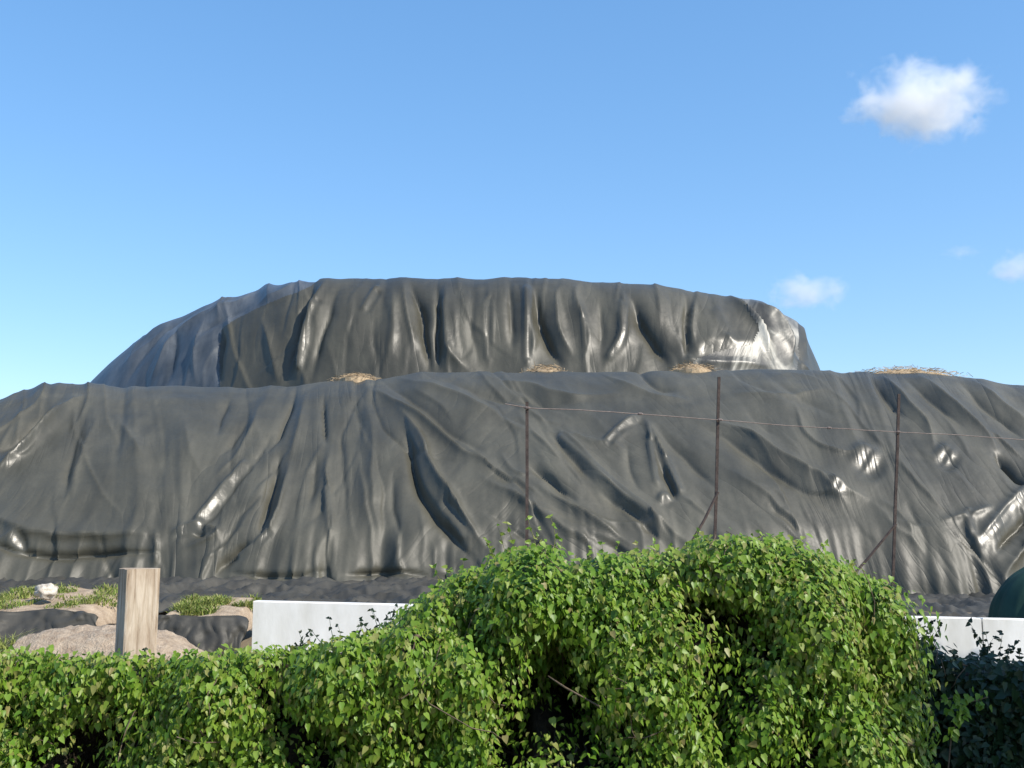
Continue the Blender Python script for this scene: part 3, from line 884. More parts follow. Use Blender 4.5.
def raised_bed(pxa, pxb, yf, top_py, depth, rise, label, seed, grass_n, yaw=0.0, bare=None):
    """soil bank faced with dark plastic, a pale soil lip and grass on top"""
    xa, xb = X(pxa, yf), X(pxb, yf)
    zt = at(300, top_py, yf).z
    root = thing("raised_bed", label, "raised bed", ((xa + xb) / 2, yf, gz(0, yf)), "planted beds behind the timber post")
    off = Vector(root.location)
    L = xb - xa
    nu, nv = 60, 26
    V = []
    for i in range(nu):
        for j in range(nv):
            s, t = i / (nu - 1), j / (nv - 1)
            e = min(1, min(s, 1 - s) * 9) ** .5
            z = zt - 0.02 + rise * t ** .8 * e + .05 * n1(s * L * 4 + seed, t * 5, 1) - (1 - e) * .12
            V.append((xa + s * L - off.x, yf + t * depth - off.y + .04 * n1(s * L * 3 + seed, 7, 2), z - off.z))
    soil = link("soil", mesh_from("bed_soil", V, grid_faces(nu, nv), (M_SOIL,), True), root)
    # facing sheet: hangs from the lip to the ground
    V = []
    nw = 18
    for i in range(nu):
        for j in range(nw):
            s, t = i / (nu - 1), j / (nw - 1)
            e = min(1, min(s, 1 - s) * 9) ** .5
            z = (zt - (1 - e) * .05) * (1 - t) + (gz(0, yf) - .1) * t + .07 * n1(s * L * 3 + seed, 2, 2) * (1 - t)
            y = yf - .07 - .24 * t + .16 * n1(s * L * 2.2 + seed, t * 1.1, 4) + .12 * abs(n1(s * L * 5 + t, t * 2.2, seed)) - .07 * abs(n1(s * L * 11 - t * 2, t * 4, seed)) + .02 * n1(s * L * 20, t * 9, seed)
            V.append((xa - .06 + s * (L + .12) - off.x + .10 * n1(t * 3, seed, s * 4), y - off.y, z - off.z))
    sh = link("facing_sheet", mesh_from("bed_facing", V, grid_faces(nu, nw), (M_SHEET,), True), root, label="dark blue-grey plastic facing of the bed")
    m = sh.modifiers.new("thick", 'SOLIDIFY'); m.thickness = .01
    def spots(r):
        while True:
            s, t = r.random(), r.random() ** 1.2
            if t < .12 or (bare and bare(s, t)):
                continue
            k = .4 + 1.5 * max(0, n1(s * L * 3.4 + seed, t * 4, 9) + .2)
            if k < .55:
                continue
            e = min(1, min(s, 1 - s) * 9) ** .5
            z = zt - .03 + rise * t ** .8 * e
            return xa + s * L - off.x, yf + t * depth - off.y, z - off.z, k
    blade_patch("grass", spots, grass_n, .02, .10, M_GRASS, root, seed, (.25, .85))
    return root
raised_bed(-45, 104, 11.2, 612, 1.5, .20, "low grassy bed with dark plastic face, left of the timber post, stone on it", 3, 2600,
           bare=lambda s, t: .45 < s < .6 and t < .5)
raised_bed(160, 247, 10.4, 616, 1.0, .13, "low grassy bed with dark plastic face, between timber post and white wall", 8, 2600,
           bare=lambda s, t: s > .62 and t < .55)

def boulder(name, c, r, seed, mat, label, cat, squash=(1, .8, .75), lump=.28, fr=1.5):
    vs, fs = [], []
    nu, nv = 28, 18
    for i in range(nu):
        for j in range(nv):
            a = i / nu * 2 * math.pi; b = -math.pi / 2 + j / (nv - 1) * math.pi
            d = Vector((math.cos(a) * math.cos(b), math.sin(a) * math.cos(b), math.sin(b)))
            k = 1 + lump * n1(d.x * fr + seed, d.y * fr, d.z * fr) + lump * .4 * n1(d.x * 4 + seed, d.y * 4, d.z * 4)
            vs.append((d.x * r * k * squash[0], d.y * r * k * squash[1], d.z * r * k * squash[2]))
    for i in range(nu):
        for j in range(nv - 1):
            a, b = i * nv + j, ((i + 1) % nu) * nv + j
            fs.append((a, b, b + 1, a + 1))
    return link(name, mesh_from(name, vs, fs, (mat,), True), label=label, cat=cat, loc=c)
p = at(46, 591, 11.75)
boulder("stone", (p.x, 11.75, p.z - .01), .10, 6.3, M_ROCK, "pale rounded stone lying on the grassy bed left of the timber post", "stone", (1.1, .9, .78), .55, 2.0)

# pale heap behind the timber post
def sand_heap():
    yc = 9.2
    xa, xb = X(32, yc), X(208, yc)
    prof = [(32, 652), (44, 634), (60, 629), (90, 627), (118, 627), (140, 629), (165, 632), (185, 640), (196, 648), (208, 658)]
    hx = [X(a, yc) for a, b in prof]; hz = [at(a, b, yc).z for a, b in prof]
    nu, nv = 110, 44
    x = np.linspace(xa - .35, xb + .35, nu); t = np.linspace(-1, 1, nv)
    GX_, T = np.meshgrid(x, t, indexing='ij')
    Y = yc + T * .75
    top = np.interp(GX_, hx, hz, left=.75, right=.75)
    fl = np.stack([GX_, Y, GX_ * 0], -1).reshape(-1, 3)
    nz = (.05 * noise(fl * 3.3) + .035 * noise(fl * 9) + .02 * noise(fl * 21)).reshape(GX_.shape)
    Z = .7 + (top - .7) * np.clip(1 - np.abs(T) ** 2.6, 0, 1) ** .7 + nz
    link("sand_heap", mesh_from("sand_heap", np.stack([GX_, Y, Z], -1).reshape(-1, 3), grid_faces(nu, nv), (M_SAND,), True),
         label="pale brown heap of coarse sand lying behind the timber post", cat="sand heap")
sand_heap()

# pale weed clump at the far left, behind the vine
def weed_clump(px, py, y, wpx, n, label, seed):
    c = at(px, py, y)
    zb = gz(c.x, y)
    w = wpx / F * y / 2
    root = thing("weed_clump", label, "weeds", (c.x, y, zb))
    H_ = c.z - zb
    def spots(r):
        a = r.uniform(0, 6.28); q = math.sqrt(r.random())
        return q * w * math.cos(a), q * .3 * math.sin(a), H_ * (1 - q * q) * r.uniform(.3, 1) - .1, 1
    blade_patch("leaves", spots, n, .07, .2, M_GRASS, root, seed, (.4, .9))
weed_clump(8, 634, 9.0, 66, 1500, "pale yellow-green weeds at the far left behind the vine hedge", 31)
weed_clump(238, 650, 8.6, 70, 700, "low yellow-green weeds between the sand heap and the white wall", 32)

# ------------------------------------------------------------------ white wall of panels
def white_wall():
    y = 9.0
    za, zb = at(259, 600.5, y).z, at(1024, 619, y).z
    xa = X(262, y); xb = X(1500, y)
    slope = (zb - za) / (X(1024, y) - xa)
    root = thing("white_wall", "low white wall of plain panels behind the vine mound", "wall", (xa, y, .8))
    nP = 7
    w = (xb - xa) / nP
    for i in range(nP):
        x0, x1 = i * w + (.006 if i else -.02), (i + 1) * w - .006
        z0, z1 = za + slope * x0 - .8, za + slope * x1 - .8
        bv = .008
        vs = [(x0, -.06, -.6), (x1, -.06, -.6), (x1, .06, -.6), (x0, .06, -.6),
              (x0, -.06, z0 - bv), (x1, -.06, z1 - bv), (x1, .06, z1 - bv), (x0, .06, z0 - bv),
              (x0 + bv, -.06 + bv, z0), (x1 - bv, -.06 + bv, z1), (x1 - bv, .06 - bv, z1), (x0 + bv, .06 - bv, z0)]
        fs = [(0, 1, 5, 4), (1, 2, 6, 5), (2, 3, 7, 6), (3, 0, 4, 7), (4, 5, 9, 8), (5, 6, 10, 9), (6, 7, 11, 10), (7, 4, 8, 11), (8, 9, 10, 11), (3, 2, 1, 0)]
        link("panel", mesh_from("wall_panel", vs, fs, (M_WHITE,)), root)
white_wall()

# ------------------------------------------------------------------ wire fence in front of the stockpile
def fence_y(px):
    k = (px - 512) / F
    return (10 - .0694) / (1 - .5065 * k)
def wire_fence():
    posts = [(527, 402, 527), (719, 377, 714), (899, 394, 893), (1088, 402, 1085)]
    y0 = fence_y(527)
    root = thing("wire_fence", "thin rusty iron fence posts with one wire strung before the stockpile", "fence", (X(527, y0), y0, gz(0, y0)))
    off = Vector(root.location)
    wire_rows = [(505, 404), (527, 408), (580, 410), (640, 414), (720, 420), (790, 426), (830, 428), (898, 432), (960, 435), (1024, 440), (1088, 443)]
    for px, top, foot in posts:
        y = fence_y(px)
        t = at(px, top, y) - off
        f2 = at(foot, 575, y) - off
        b = t + (f2 - t) * ((t.z + .25) / (t.z - f2.z))
        mb = MB()
        # L-section angle iron
        s, w = .028, .006
        sec = [(-s / 2, -s / 2), (s / 2, -s / 2), (s / 2, -s / 2 + w), (-s / 2 + w, -s / 2 + w), (-s / 2 + w, s / 2), (-s / 2, s / 2)]
        n = 8
        vs = []
        for i in range(n + 1):
            c = b.lerp(t, i / n)
            j = .006 * n1(px * .37, i * .6, 2)
            vs += [(c.x + q[0] + j, c.y + q[1], c.z) for q in sec]
        fs = [(i * 6 + k, i * 6 + (k + 1) % 6, (i + 1) * 6 + (k + 1) % 6, (i + 1) * 6 + k) for i in range(n) for k in range(6)]
        fs.append(tuple(n * 6 + k for k in range(6)))
        mb.add(vs, fs)
        link("post", mb.mesh("fence_post", M_IRON), root)
    for (pa, ra), (pb, rb), pc in (((718, 492), (690, 545), 720), ((896, 524), (838, 592), 898)):
        y = fence_y(pc)
        a = at(pa, ra, y - .03) - off
        q = at(pb, rb, y - .12) - off
        link("brace", MB().tube([a, a.lerp(q, .5) + Vector((.005, 0, -.01)), q], .016, 6).mesh("brace", M_IRON), root)
    pts = []
    for i in range(len(wire_rows) - 1):
        for k in range(4):
            t = k / 4
            px = wire_rows[i][0] * (1 - t) + wire_rows[i + 1][0] * t
            py = wire_rows[i][1] * (1 - t) + wire_rows[i + 1][1] * t
            pts.append(at(px, py + .6 * n1(px * .05, 3, 1), fence_y(px) - .035) - off)
    link("wire", MB().tube(pts, .0046, 5).mesh("wire", M_WIRE), root)
    # ties where the wire meets the posts
    for px, py in ((527, 408), (640, 414), (720, 420), (829, 428), (898, 432)):
        c = at(px, py, fence_y(px) - .035) - off
        link("tie", MB().tube([c + Vector((-.03, 0, .004)), c + Vector((-.012, -.01, 0)), c + Vector((.012, -.01, 0)), c + Vector((.03, 0, -.004))], [.005, .013, .013, .005], 6).mesh("tie", M_WIRE), root)
wire_fence()

# ------------------------------------------------------------------ timber post
def timber_post():
    y = 7.5
    a = at(117, 569, y); b = at(151, 569, y)
    w = b.x - a.x
    zt = a.z
    yaw = math.radians(33)
    root_loc = ((a.x + b.x) / 2, y + w / 2, 0)
    # body: rows of a slightly uneven rectangle, rounded arrises, split and worn top
    n = 34
    sec = []
    hw, hd, r = w / 2, w / 2 * .95, .018
    for (sx, sy) in ((1, -1), (1, 1), (-1, 1), (-1, -1)):
        for k in range(3):
            ang = {(1, -1): -90, (1, 1): 0, (-1, 1): 90, (-1, -1): 180}[(sx, sy)] + 45 * k
            sec.append((sx * (hw - r) + r * math.cos(math.radians(ang)), sy * (hd - r) + r * math.sin(math.radians(ang))))
    # extra points along the faces for cracks
    full = []
    for i in range(len(sec)):
        p0, p1 = sec[i], sec[(i + 1) % len(sec)]
        full.append(p0)
        L = math.hypot(p1[0] - p0[0], p1[1] - p0[1])
        if L > .1:
            for k in range(1, 9):
                full.append((p0[0] + (p1[0] - p0[0]) * k / 9, p0[1] + (p1[1] - p0[1]) * k / 9))
    m = len(full)
    vs, fs = [], []
    cracks = {random.Random(4).randrange(m) for _ in range(5)}
    for i in range(n + 1):
        z = zt * i / n
        for k, (x, yy) in enumerate(full):
            j = 1 + .015 * n1(x * 9, yy * 9, z * 1.3) + .008 * n1(k * .9, z * 5, 4)
            if k in cracks:
                j -= .05 * max(0, n1(k, z * 2.2, 1) + .25)
            top = .012 * n1(x * 14, yy * 14, 9) if i == n else 0
            vs.append((x * j, yy * j, z + top))
    for i in range(n):
        for k in range(m):
            fs.append((i * m + k, i * m + (k + 1) % m, (i + 1) * m + (k + 1) % m, (i + 1) * m + k))
    vs.append((0, 0, zt + .006))
    for k in range(m):
        fs.append((n * m + k, n * m + (k + 1) % m, len(vs) - 1))
    o = link("timber_post", mesh_from("timber_post", vs, fs, (M_WOOD,)), label="thick square weathered timber post standing behind the vine hedge", cat="post", loc=root_loc)
    o.rotation_euler = (0, 0, yaw)
timber_post()

# ------------------------------------------------------------------ green cover at the right edge
def green_cover():
    y = 10.7
    c = Vector((X(1066, y), y, gz(0, y)))
    H_ = at(1040, 552, y).z - c.z
    R_ = X(1066, y) - X(984, y)
    nu, nv = 120, 46
    vs, fs = [], []
    for i in range(nu):
        a = i / nu * 2 * math.pi
        fold = abs(n1(math.cos(a) * 3.2, math.sin(a) * 3.2, 4)) * .22 - .05 + .05 * n1(math.cos(a) * 9, math.sin(a) * 9, 2)
        for j in range(nv):
            t = j / (nv - 1)
            k = (1 - t ** 2.6) ** .62
            r = R_ * k * (1 - fold * (1 - t) ** .7 + .05 * n1(math.cos(a) * 2, math.sin(a) * 2, t * 3))
            z = H_ * (t ** .9) + .05 * n1(math.cos(a) * 3, t * 4, math.sin(a) * 3) * t
            vs.append((r * math.cos(a), r * .8 * math.sin(a), z - .03 * (j == 0)))
    for i in range(nu):
        for j in range(nv - 1):
            p0, p1 = i * nv + j, ((i + 1) % nu) * nv + j
            fs.append((p0, p1, p1 + 1, p0 + 1))
    link("green_cover", mesh_from("green_cover", vs, fs, (M_GREENTANK,), True), label="dark green sheet draped over a rounded heap at the right edge", cat="cover", loc=c)
green_cover()

# ------------------------------------------------------------------ vines
LEAF_V = np.array([(0, .05, 0), (.26, .0, .06), (.40, .28, .02), (.25, .70, -.03), (0, 1.18, -.12), (-.25, .70, -.03), (-.40, .28, .02), (-.26, .0, .06), (0, .40, -.07)])
LEAF_F = [(0, 1, 8), (1, 2, 8), (2, 3, 8), (3, 4, 8), (4, 5, 8), (5, 6, 8), (6, 7, 8), (7, 0, 8)]

def leaf_frame(normal, tip):
    z = Vector(normal).normalized()
    y = Vector(tip)
    y = (y - z * y.dot(z))
    y = y.normalized() if y.length > 1e-5 else z.orthogonal().normalized()
    x = y.cross(z)
    return Matrix((x, y, z)).transposed()

def frames(nr, tip):
    z = nr / np.linalg.norm(nr, axis=1, keepdims=True)
    y = tip - z * (tip * z).sum(1, keepdims=True)
    y /= np.maximum(np.linalg.norm(y, axis=1, keepdims=True), 1e-6)
    x = np.cross(y, z)
    return np.stack([x, y, z], -1)

def build_leaves(root, pos, nr, tip, size, tint, rank, mat, n_parts, name="leaf"):
    """the n_parts highest ranked leaves are single objects that share a few shapes, the rest one mesh"""
    pos = pos - np.array(root.location)
    R_ = frames(nr, tip)
    order = np.argsort(-rank)
    one, rest = order[:n_parts], order[n_parts:]
    variants = []
    if n_parts:
        for k in range(7):
            lv = LEAF_V.copy(); lv[:, 0] *= .9 + .05 * k; lv[[4], 2] -= .03 * k
            variants.append(mesh_from("leaf_shape", lv, LEAF_F, (mat,), True, [k / 6 * .8 + .1] * 9))
    for i in one:
        o = bpy.data.objects.new(name, variants[min(6, max(0, int(round((tint[i] - .1) / .8 * 6))))])
        C.objects.link(o)
        o.parent = root
        o.matrix_basis = Matrix.Translation(Vector(pos[i])) @ Matrix(R_[i].tolist()).to_4x4() @ Matrix.Scale(size[i], 4)
    n = len(rest)
    if n:
        lv = np.repeat(LEAF_V[None], n, 0)
        lv[:, :, 0] *= RNG.uniform(.75, 1.2, n)[:, None]
        lv[:, :, 2] *= RNG.uniform(.3, 2.0, n)[:, None]
        V = np.einsum('nij,nkj->nki', R_[rest], lv) * size[rest][:, None, None] + pos[rest][:, None, :]
        Fa = (np.array(LEAF_F)[None] + (np.arange(n) * 9)[:, None, None]).reshape(-1, 3)
        link("foliage", mesh_from("foliage", V.reshape(-1, 3), Fa, (mat,), True, np.repeat(tint[rest], 9)), root, kind="stuff")

class Hull:
    """outer skin of a vine mass: top height over x and the depth of its front over x, z"""
    def __init__(self, tops, ymid, bulge, hollows, x0, x1, roundness=2.0, rag=1.0):
        self.rag = rag
        self.tx = [X(a, ymid - bulge * .25) for a, b in tops]
        self.tz = [at(a, b, ymid - bulge * .12).z for a, b in tops]
        self.ymid, self.bulge, self.h, self.x0, self.x1, self.rn = ymid, bulge, hollows, x0, x1, roundness
    def top(self, x):
        x = np.asarray(x, float)
        q = np.stack([x.ravel() * 4.5, x.ravel() * 0 + self.ymid, x.ravel() * 0], -1)
        r = self.rag * (.075 * noise(q) + .05 * noise(q * 2.7 + 3))
        return np.interp(x, self.tx, self.tz) + r.reshape(x.shape)
    def hollow(self, x, z):
        d = 0
        for hx, hz, rx, rz, dep in self.h:
            q = ((x - hx) / rx) ** 2 + ((z - hz) / rz) ** 2
            d = d + dep * np.exp(-q ** 2)
        return d
    def front(self, x, z):
        H = self.top(x)
        k = np.clip(z / np.maximum(H, .05), 0, 1)
        e = np.clip(np.minimum(x - self.x0, self.x1 - x) / .6, 0, 1) ** .5
        return self.ymid - self.bulge * (np.clip(1 - k ** (self.rn * 2.2), 0, 1) ** .5) * (.1 + .9 * e)
    def lumps(self, x, z):
        q = np.stack([x, x * 0 + self.ymid, z], -1)
        return .20 * noise(q * np.array([2.3, 1, 1.3])) + .36 * noise(q * np.array([6.0, 1, 2.2]) + 9) + .17 * noise(q * np.array([13.0, 1, 4]) + 19)
    def y(self, x, z):
        return self.front(x, z) + self.hollow(x, z) - self.lumps(x, z)

def gaps(seed, n, x0, x1, y0, y1):
    """small dark gaps between the hanging strands"""
    r = random.Random(seed)
    return [(r.uniform(x0, x1), r.uniform(y0, y1), r.uniform(9, 19), r.uniform(16, 44), r.uniform(.25, .5)) for _ in range(n)]

def hollow_px(lst, y):
    out = []
    for px, py, rx, ry, dep in lst:
        c = at(px, py, y)
        out.append((c.x, c.z, rx / F * y, ry / F * y, dep))
    return out

def grow_vine(root, hull, n_strands, zmin, seed, leaf_size, n_parts, mat=M_LEAF, layer=.16, tint_mu=.60, hang=1.0, stem_share=.12, n_top=0, back=.4):
    rng = np.random.default_rng(seed)
    rnd = random.Random(seed)
    H = max(hull.tz)
    m = n_strands * 10
    x = rng.uniform(hull.x0, hull.x1, m); z = rng.uniform(zmin, H, m)
    hol = hull.hollow(x, z)
    clump = noise(np.stack([x * 9, x * 0 + seed + 4, z * 5], -1)) * 1.6 + .75
    ok = (z <= hull.top(x)) & (rng.random(m) < np.clip(clump, .06, 1)) & (rng.random(m) < 1 - .80 * np.clip(hol / .22, 0, 1))
    x, z = x[ok][:n_strands], z[ok][:n_strands]
    ns = len(x)
    nl = rng.integers(4, 15, ns)
    offs = np.abs(rng.normal(0, layer * .55, ns)) * np.where(rng.random(ns) < .72, 1, -1.2)
    drift = rng.normal(0, .22, ns)
    long_ = (rng.random(ns) < .05) & (hol[ok][:n_strands] < .15)
    nl = np.where(long_, rng.integers(16, 34, ns), nl)
    offs = np.where(long_, rng.uniform(.08, .2, ns) * layer / .16, offs)
    q = np.stack([x * 2.2, x * 0 + seed, z * 1.4], -1)
    tint0 = tint_mu + rng.normal(0, .12, ns) + .35 * noise(q)
    sid = np.repeat(np.arange(ns), nl)
    k = np.concatenate([np.arange(c) for c in nl])
    n = len(sid)
    bx = x[sid] + drift[sid] * .04 * k
    bz = z[sid] - leaf_size * .62 * k
    e = .03
    yy = hull.y(bx, bz)
    gx = (hull.y(bx + e, bz) - hull.y(bx - e, bz)) / (2 * e)
    gz_ = (hull.y(bx, bz + e) - hull.y(bx, bz - e)) / (2 * e)
    N = np.stack([np.clip(gx, -1.5, 1.5), np.full(n, -1.0), np.clip(gz_, -.3, 2)], -1)
    N /= np.linalg.norm(N, axis=1, keepdims=True)
    near_top = np.clip((hull.top(bx) - bz) / .15, .25, 1)
    p = np.stack([bx, yy, bz], -1) + N * (offs[sid] * near_top)[:, None]
    side = np.where(k % 2, -1.0, 1.0)
    nr = N + np.stack([rng.normal(0, .45, n), rng.normal(-.1, .25, n), rng.normal(.30, .45, n)], -1)
    tip = np.stack([side * rng.uniform(.0, .6, n), rng.uniform(-.3, .1, n), -hang + rng.normal(0, .3, n)], -1)
    s_ = leaf_size * rng.uniform(.5, 1.35, n)
    p2 = p + np.stack([side * s_ * .3 + rng.normal(0, .01, n), rng.normal(0, .01, n), rng.normal(0, .01, n)], -1)
    tint = np.clip(tint0[sid] + .1 * long_[sid] + rng.normal(0, .12, n), .02, .90)
    tint[rng.random(n) < .015] = .98
    keep = long_[sid] | (rng.random(n) < 1 - .8 * np.clip(hull.hollow(bx, bz) / .3, 0, 1))
    rank = offs[sid] + s_ * 1.5 + rng.uniform(0, .05, n)
    if n_top:
        # leaves lying over the top of the mass, front to back
        tx = rng.uniform(hull.x0 + .03, hull.x1 - .03, n_top)
        ty = hull.ymid + rng.uniform(-.06, back, n_top)
        tz = hull.top(tx) - .05 + rng.normal(0, .022, n_top) + .05 * noise(np.stack([tx * 5, ty * 5, tx * 0], -1)) - .12 * np.clip((ty - hull.ymid) / back, 0, 1) ** 2
        p2 = np.concatenate([p2, np.stack([tx, ty, tz], -1)])
        nr = np.concatenate([nr, np.stack([rng.normal(.1, .5, n_top), rng.normal(-.5, .5, n_top), rng.uniform(.4, 1.2, n_top)], -1)])
        tip = np.concatenate([tip, np.stack([rng.normal(0, .7, n_top), rng.normal(-.6, .5, n_top), rng.normal(-.5, .4, n_top)], -1)])
        s_ = np.concatenate([s_, leaf_size * rng.uniform(.6, 1.2, n_top)])
        tint = np.concatenate([tint, np.clip(tint_mu + .12 + rng.normal(0, .15, n_top), .02, .9)])
        rank = np.concatenate([rank, np.zeros(n_top)])
        keep = np.concatenate([keep, np.ones(n_top, bool)])
    build_leaves(root, p2[keep], nr[keep], tip[keep], s_[keep], tint[keep], rank[keep], mat, n_parts)
    stems = MB()
    loc = np.array(root.location)
    for i in np.nonzero(rng.random(ns) < stem_share)[0]:
        pts = (p[sid == i] - loc).tolist()
        if len(pts) > 5:
            stems.tube(pts, .003, 4)
    if stems.v:
        link("stems", stems.mesh("stems", M_STEM), root, kind="stuff")

def tangle(root, hull, seed, n, zmin, inset=.12, rad=(.004, .012)):
    """woody runners inside the mass"""
    rng = np.random.default_rng(seed)
    mb = MB(); off = Vector(root.location)
    for _ in range(n):
        x = rng.uniform(hull.x0 + .05, hull.x1 - .05); z = rng.uniform(zmin, float(hull.top(x)) * .9)
        d = rng.normal(0, .5, 2) + np.array([0, -.35])
        pts = []
        dep = rng.uniform(.02, inset)
        for k in range(8):
            xx = np.array([x]); zz = np.array([z])
            pts.append(Vector((x, float(hull.y(xx, zz)[0]) + dep + rng.normal(0, .02), z)) - off)
            d = d * .85 + rng.normal(0, .3, 2)
            x += d[0] * .11; z += d[1] * .11
            x = min(max(x, hull.x0 + .03), hull.x1 - .03); z = max(.1, min(z, float(hull.top(x)) * .96))
        r = rng.uniform(*rad)
        mb.tube(pts, [r * (1 - .08 * k) for k in range(8)], 5)
    link("branches", mb.mesh("branches", M_STEM), root, kind="stuff")

def core(root, hull, zmin, inset, back):
    """the inner mat of dead stems that closes the mass"""
    nx, nz = 120, 40
    off = np.array(root.location)
    xs_ = np.linspace(hull.x0 + .06, hull.x1 - .06, nx)
    Xg, K = np.meshgrid(xs_, np.linspace(0, 1, nz), indexing='ij')
    Zg = zmin + (hull.top(Xg) - .13 + .05 * noise(np.stack([Xg.ravel() * 6, Xg.ravel() * 0, Xg.ravel() * 0 + 5], -1)).reshape(Xg.shape) - zmin) * K
    sh = Xg.shape
    Yf = hull.y(Xg.ravel(), Zg.ravel()).reshape(sh) + inset
    Yf = np.minimum(Yf, hull.ymid + back - .08)
    q = np.stack([Xg, Yf, Zg], -1)
    nz_ = noise(q.reshape(-1, 3) * 9).reshape(sh) * .05
    Pf = np.stack([Xg, Yf + nz_, Zg], -1).reshape(-1, 3)
    Pb = np.stack([Xg, np.full(sh, hull.ymid + back), Zg], -1).reshape(-1, 3)
    F1 = grid_faces(nx, nz)
    n = nx * nz
    F2 = F1[:, ::-1] + n
    rim = []
    for i in range(nx - 1):
        a, b = i * nz + nz - 1, (i + 1) * nz + nz - 1
        rim.append((a, b, b + n, a + n))
    for j in range(nz - 1):
        rim.append((j, j + 1, j + 1 + n, j + n))
        a = (nx - 1) * nz + j
        rim.append((a, a + 1, a + 1 + n, a + n))
    link("stem_mat", mesh_from("stem_mat", np.concatenate([Pf, Pb]) - off, np.concatenate([F1, F2, np.array(rim)]), (M_MAT,), True), root)

def sprigs(root, lst, leafsize, mat, seed, parent_name="sprig", tint=.45):
    rnd = random.Random(seed)
    off = Vector(root.location)
    for px, py, y, length, n in lst:
        b = at(px, py, y)
        mb = MB()
        for k in range(n):
            a = b + Vector((rnd.uniform(-.05, .05), rnd.uniform(-.04, .04), -.12))
            d = Vector((rnd.gauss(0, .35), rnd.gauss(0, .2), 1)).normalized()
            pts = [a]
            L = length * rnd.uniform(.6, 1.1) + .12
            for i in range(5):
                d = (d + Vector((rnd.gauss(0, .14), rnd.gauss(0, .1), rnd.gauss(0, .08)))).normalized()
                pts.append(pts[-1] + d * L / 5)
            mb.tube([q - off for q in pts], [.0035 * (1 - .15 * i) for i in range(6)], 4, .9)
            for q in pts[1:]:
                for _ in range(2):
                    s = leafsize * rnd.uniform(.6, 1.2)
                    M = leaf_frame((rnd.gauss(0, .6), -1, rnd.gauss(.5, .5)), (rnd.gauss(0, 1), rnd.gauss(0, .4), rnd.gauss(0, .8)))
                    mb.add([M @ Vector(v) * s + q - off for v in LEAF_V], LEAF_F, min(1, max(0, tint + rnd.gauss(0, .15))))
        link(parent_name, mb.mesh("sprig", mat), root)

# --- the low hedge along the left
YH = 6.3
hedge_top = [(-140, 652), (-40, 648), (20, 650), (60, 654), (110, 652), (170, 655), (230, 649), (300, 642), (350, 634), (400, 624), (440, 622), (470, 640), (500, 660)]
hh = Hull(hedge_top, YH, .22, hollow_px([(70, 752, 34, 36, .45), (130, 765, 16, 46, .35), (308, 752, 20, 46, .45), (20, 735, 14, 26, .12), (215, 752, 16, 26, .10), (205, 690, 10, 14, .06), (405, 745, 20, 36, .18)] + gaps(2, 20, -20, 460, 690, 785), YH - .2),
          X(-140, YH), X(470, YH), 3.0, .35)
hedge = thing("vine_hedge", "low flat-topped hedge of hanging green vine leaves along the left", "hedge", (X(150, YH), YH, 0))
core(hedge, hh, .02, .2, .50)
grow_vine(hedge, hh, 7400, .45, 21, .036, 300, stem_share=.02, n_top=2600, back=.3)
tangle(hedge, hh, 5, 60, .5)
sprigs(hedge, [(140, 652, YH + .02, .04, 2), (312, 646, YH + .05, .10, 2), (330, 642, YH + .05, .13, 3), (352, 640, YH + .05, .12, 3), (372, 632, YH + .05, .15, 3), (392, 628, YH + .05, .14, 3), (300, 640, YH + .1, .10, 2)], .022, M_DARKLEAF, 9)

# --- the tall vine mound in the middle
YM = 7.0
mound_top = [(372, 668), (390, 640), (405, 615), (425, 596), (442, 580), (470, 570), (500, 556), (530, 549), (548, 548), (562, 560), (590, 560), (620, 554), (660, 552), (684, 550), (700, 538),
             (740, 535), (790, 545), (830, 556), (858, 574), (885, 594), (903, 622), (914, 655), (922, 700), (932, 768)]
mh = Hull(mound_top, YM, .95, hollow_px([(548, 674, 40, 42, .65), (592, 735, 44, 50, .6), (512, 746, 18, 54, .4), (720, 610, 44, 20, .7), (735, 672, 30, 34, .4), (690, 700, 16, 40, .35), (480, 690, 14, 50, .3), (462, 592, 30, 9, .14),
                                          (702, 752, 14, 28, .16), (640, 645, 16, 22, .14), (600, 612, 16, 12, .12), (570, 566, 22, 8, .16), (665, 600, 12, 16, .10), (850, 640, 18, 14, .10),
                                          (418, 735, 22, 40, .2), (455, 690, 14, 28, .10), (870, 735, 14, 34, .12)] + gaps(5, 36, 420, 905, 615, 785), YM - .7),
          X(374, YM), X(918, YM - .65), 1.15)
mound = thing("vine_mound", "tall rounded mound overgrown with bright green vine leaves, dark hollow in its front", "vine", (X(650, YM), YM, 0))
core(mound, mh, .02, .22, .70)
grow_vine(mound, mh, 12800, .3, 22, .037, 300, stem_share=.02, n_top=3000, back=.55)
tangle(mound, mh, 6, 150, .35, .16)
sprigs(mound, [(500, 556, YM, .18, 3), (516, 552, YM + .1, .22, 2), (545, 548, YM, .20, 3), (560, 560, YM, .2, 2), (448, 580, YM, .12, 2), (612, 556, YM, .10, 2), (696, 545, YM, .10, 2), (585, 560, YM, .08, 2), (660, 552, YM, .07, 2), (760, 540, YM, .08, 2), (812, 552, YM, .09, 2), (846, 568, YM, .08, 2), (878, 592, YM, .08, 2), (470, 572, YM, .12, 2), (636, 556, YM, .08, 2)], .03, M_LEAF, 12, tint=.7)
# the bare limb across the hollow
off = Vector(mound.location)
lp = [at(548, 676, 6.25), at(566, 688, 6.22), at(588, 700, 6.18), at(606, 710, 6.15), at(624, 720, 6.12)]
link("dead_limb", MB().tube([q - off for q in lp], [.004, .006, .005, .006, .007], 7).mesh("dead_limb", M_STEM, True), mound, label="bare pale limb crossing the dark hollow")

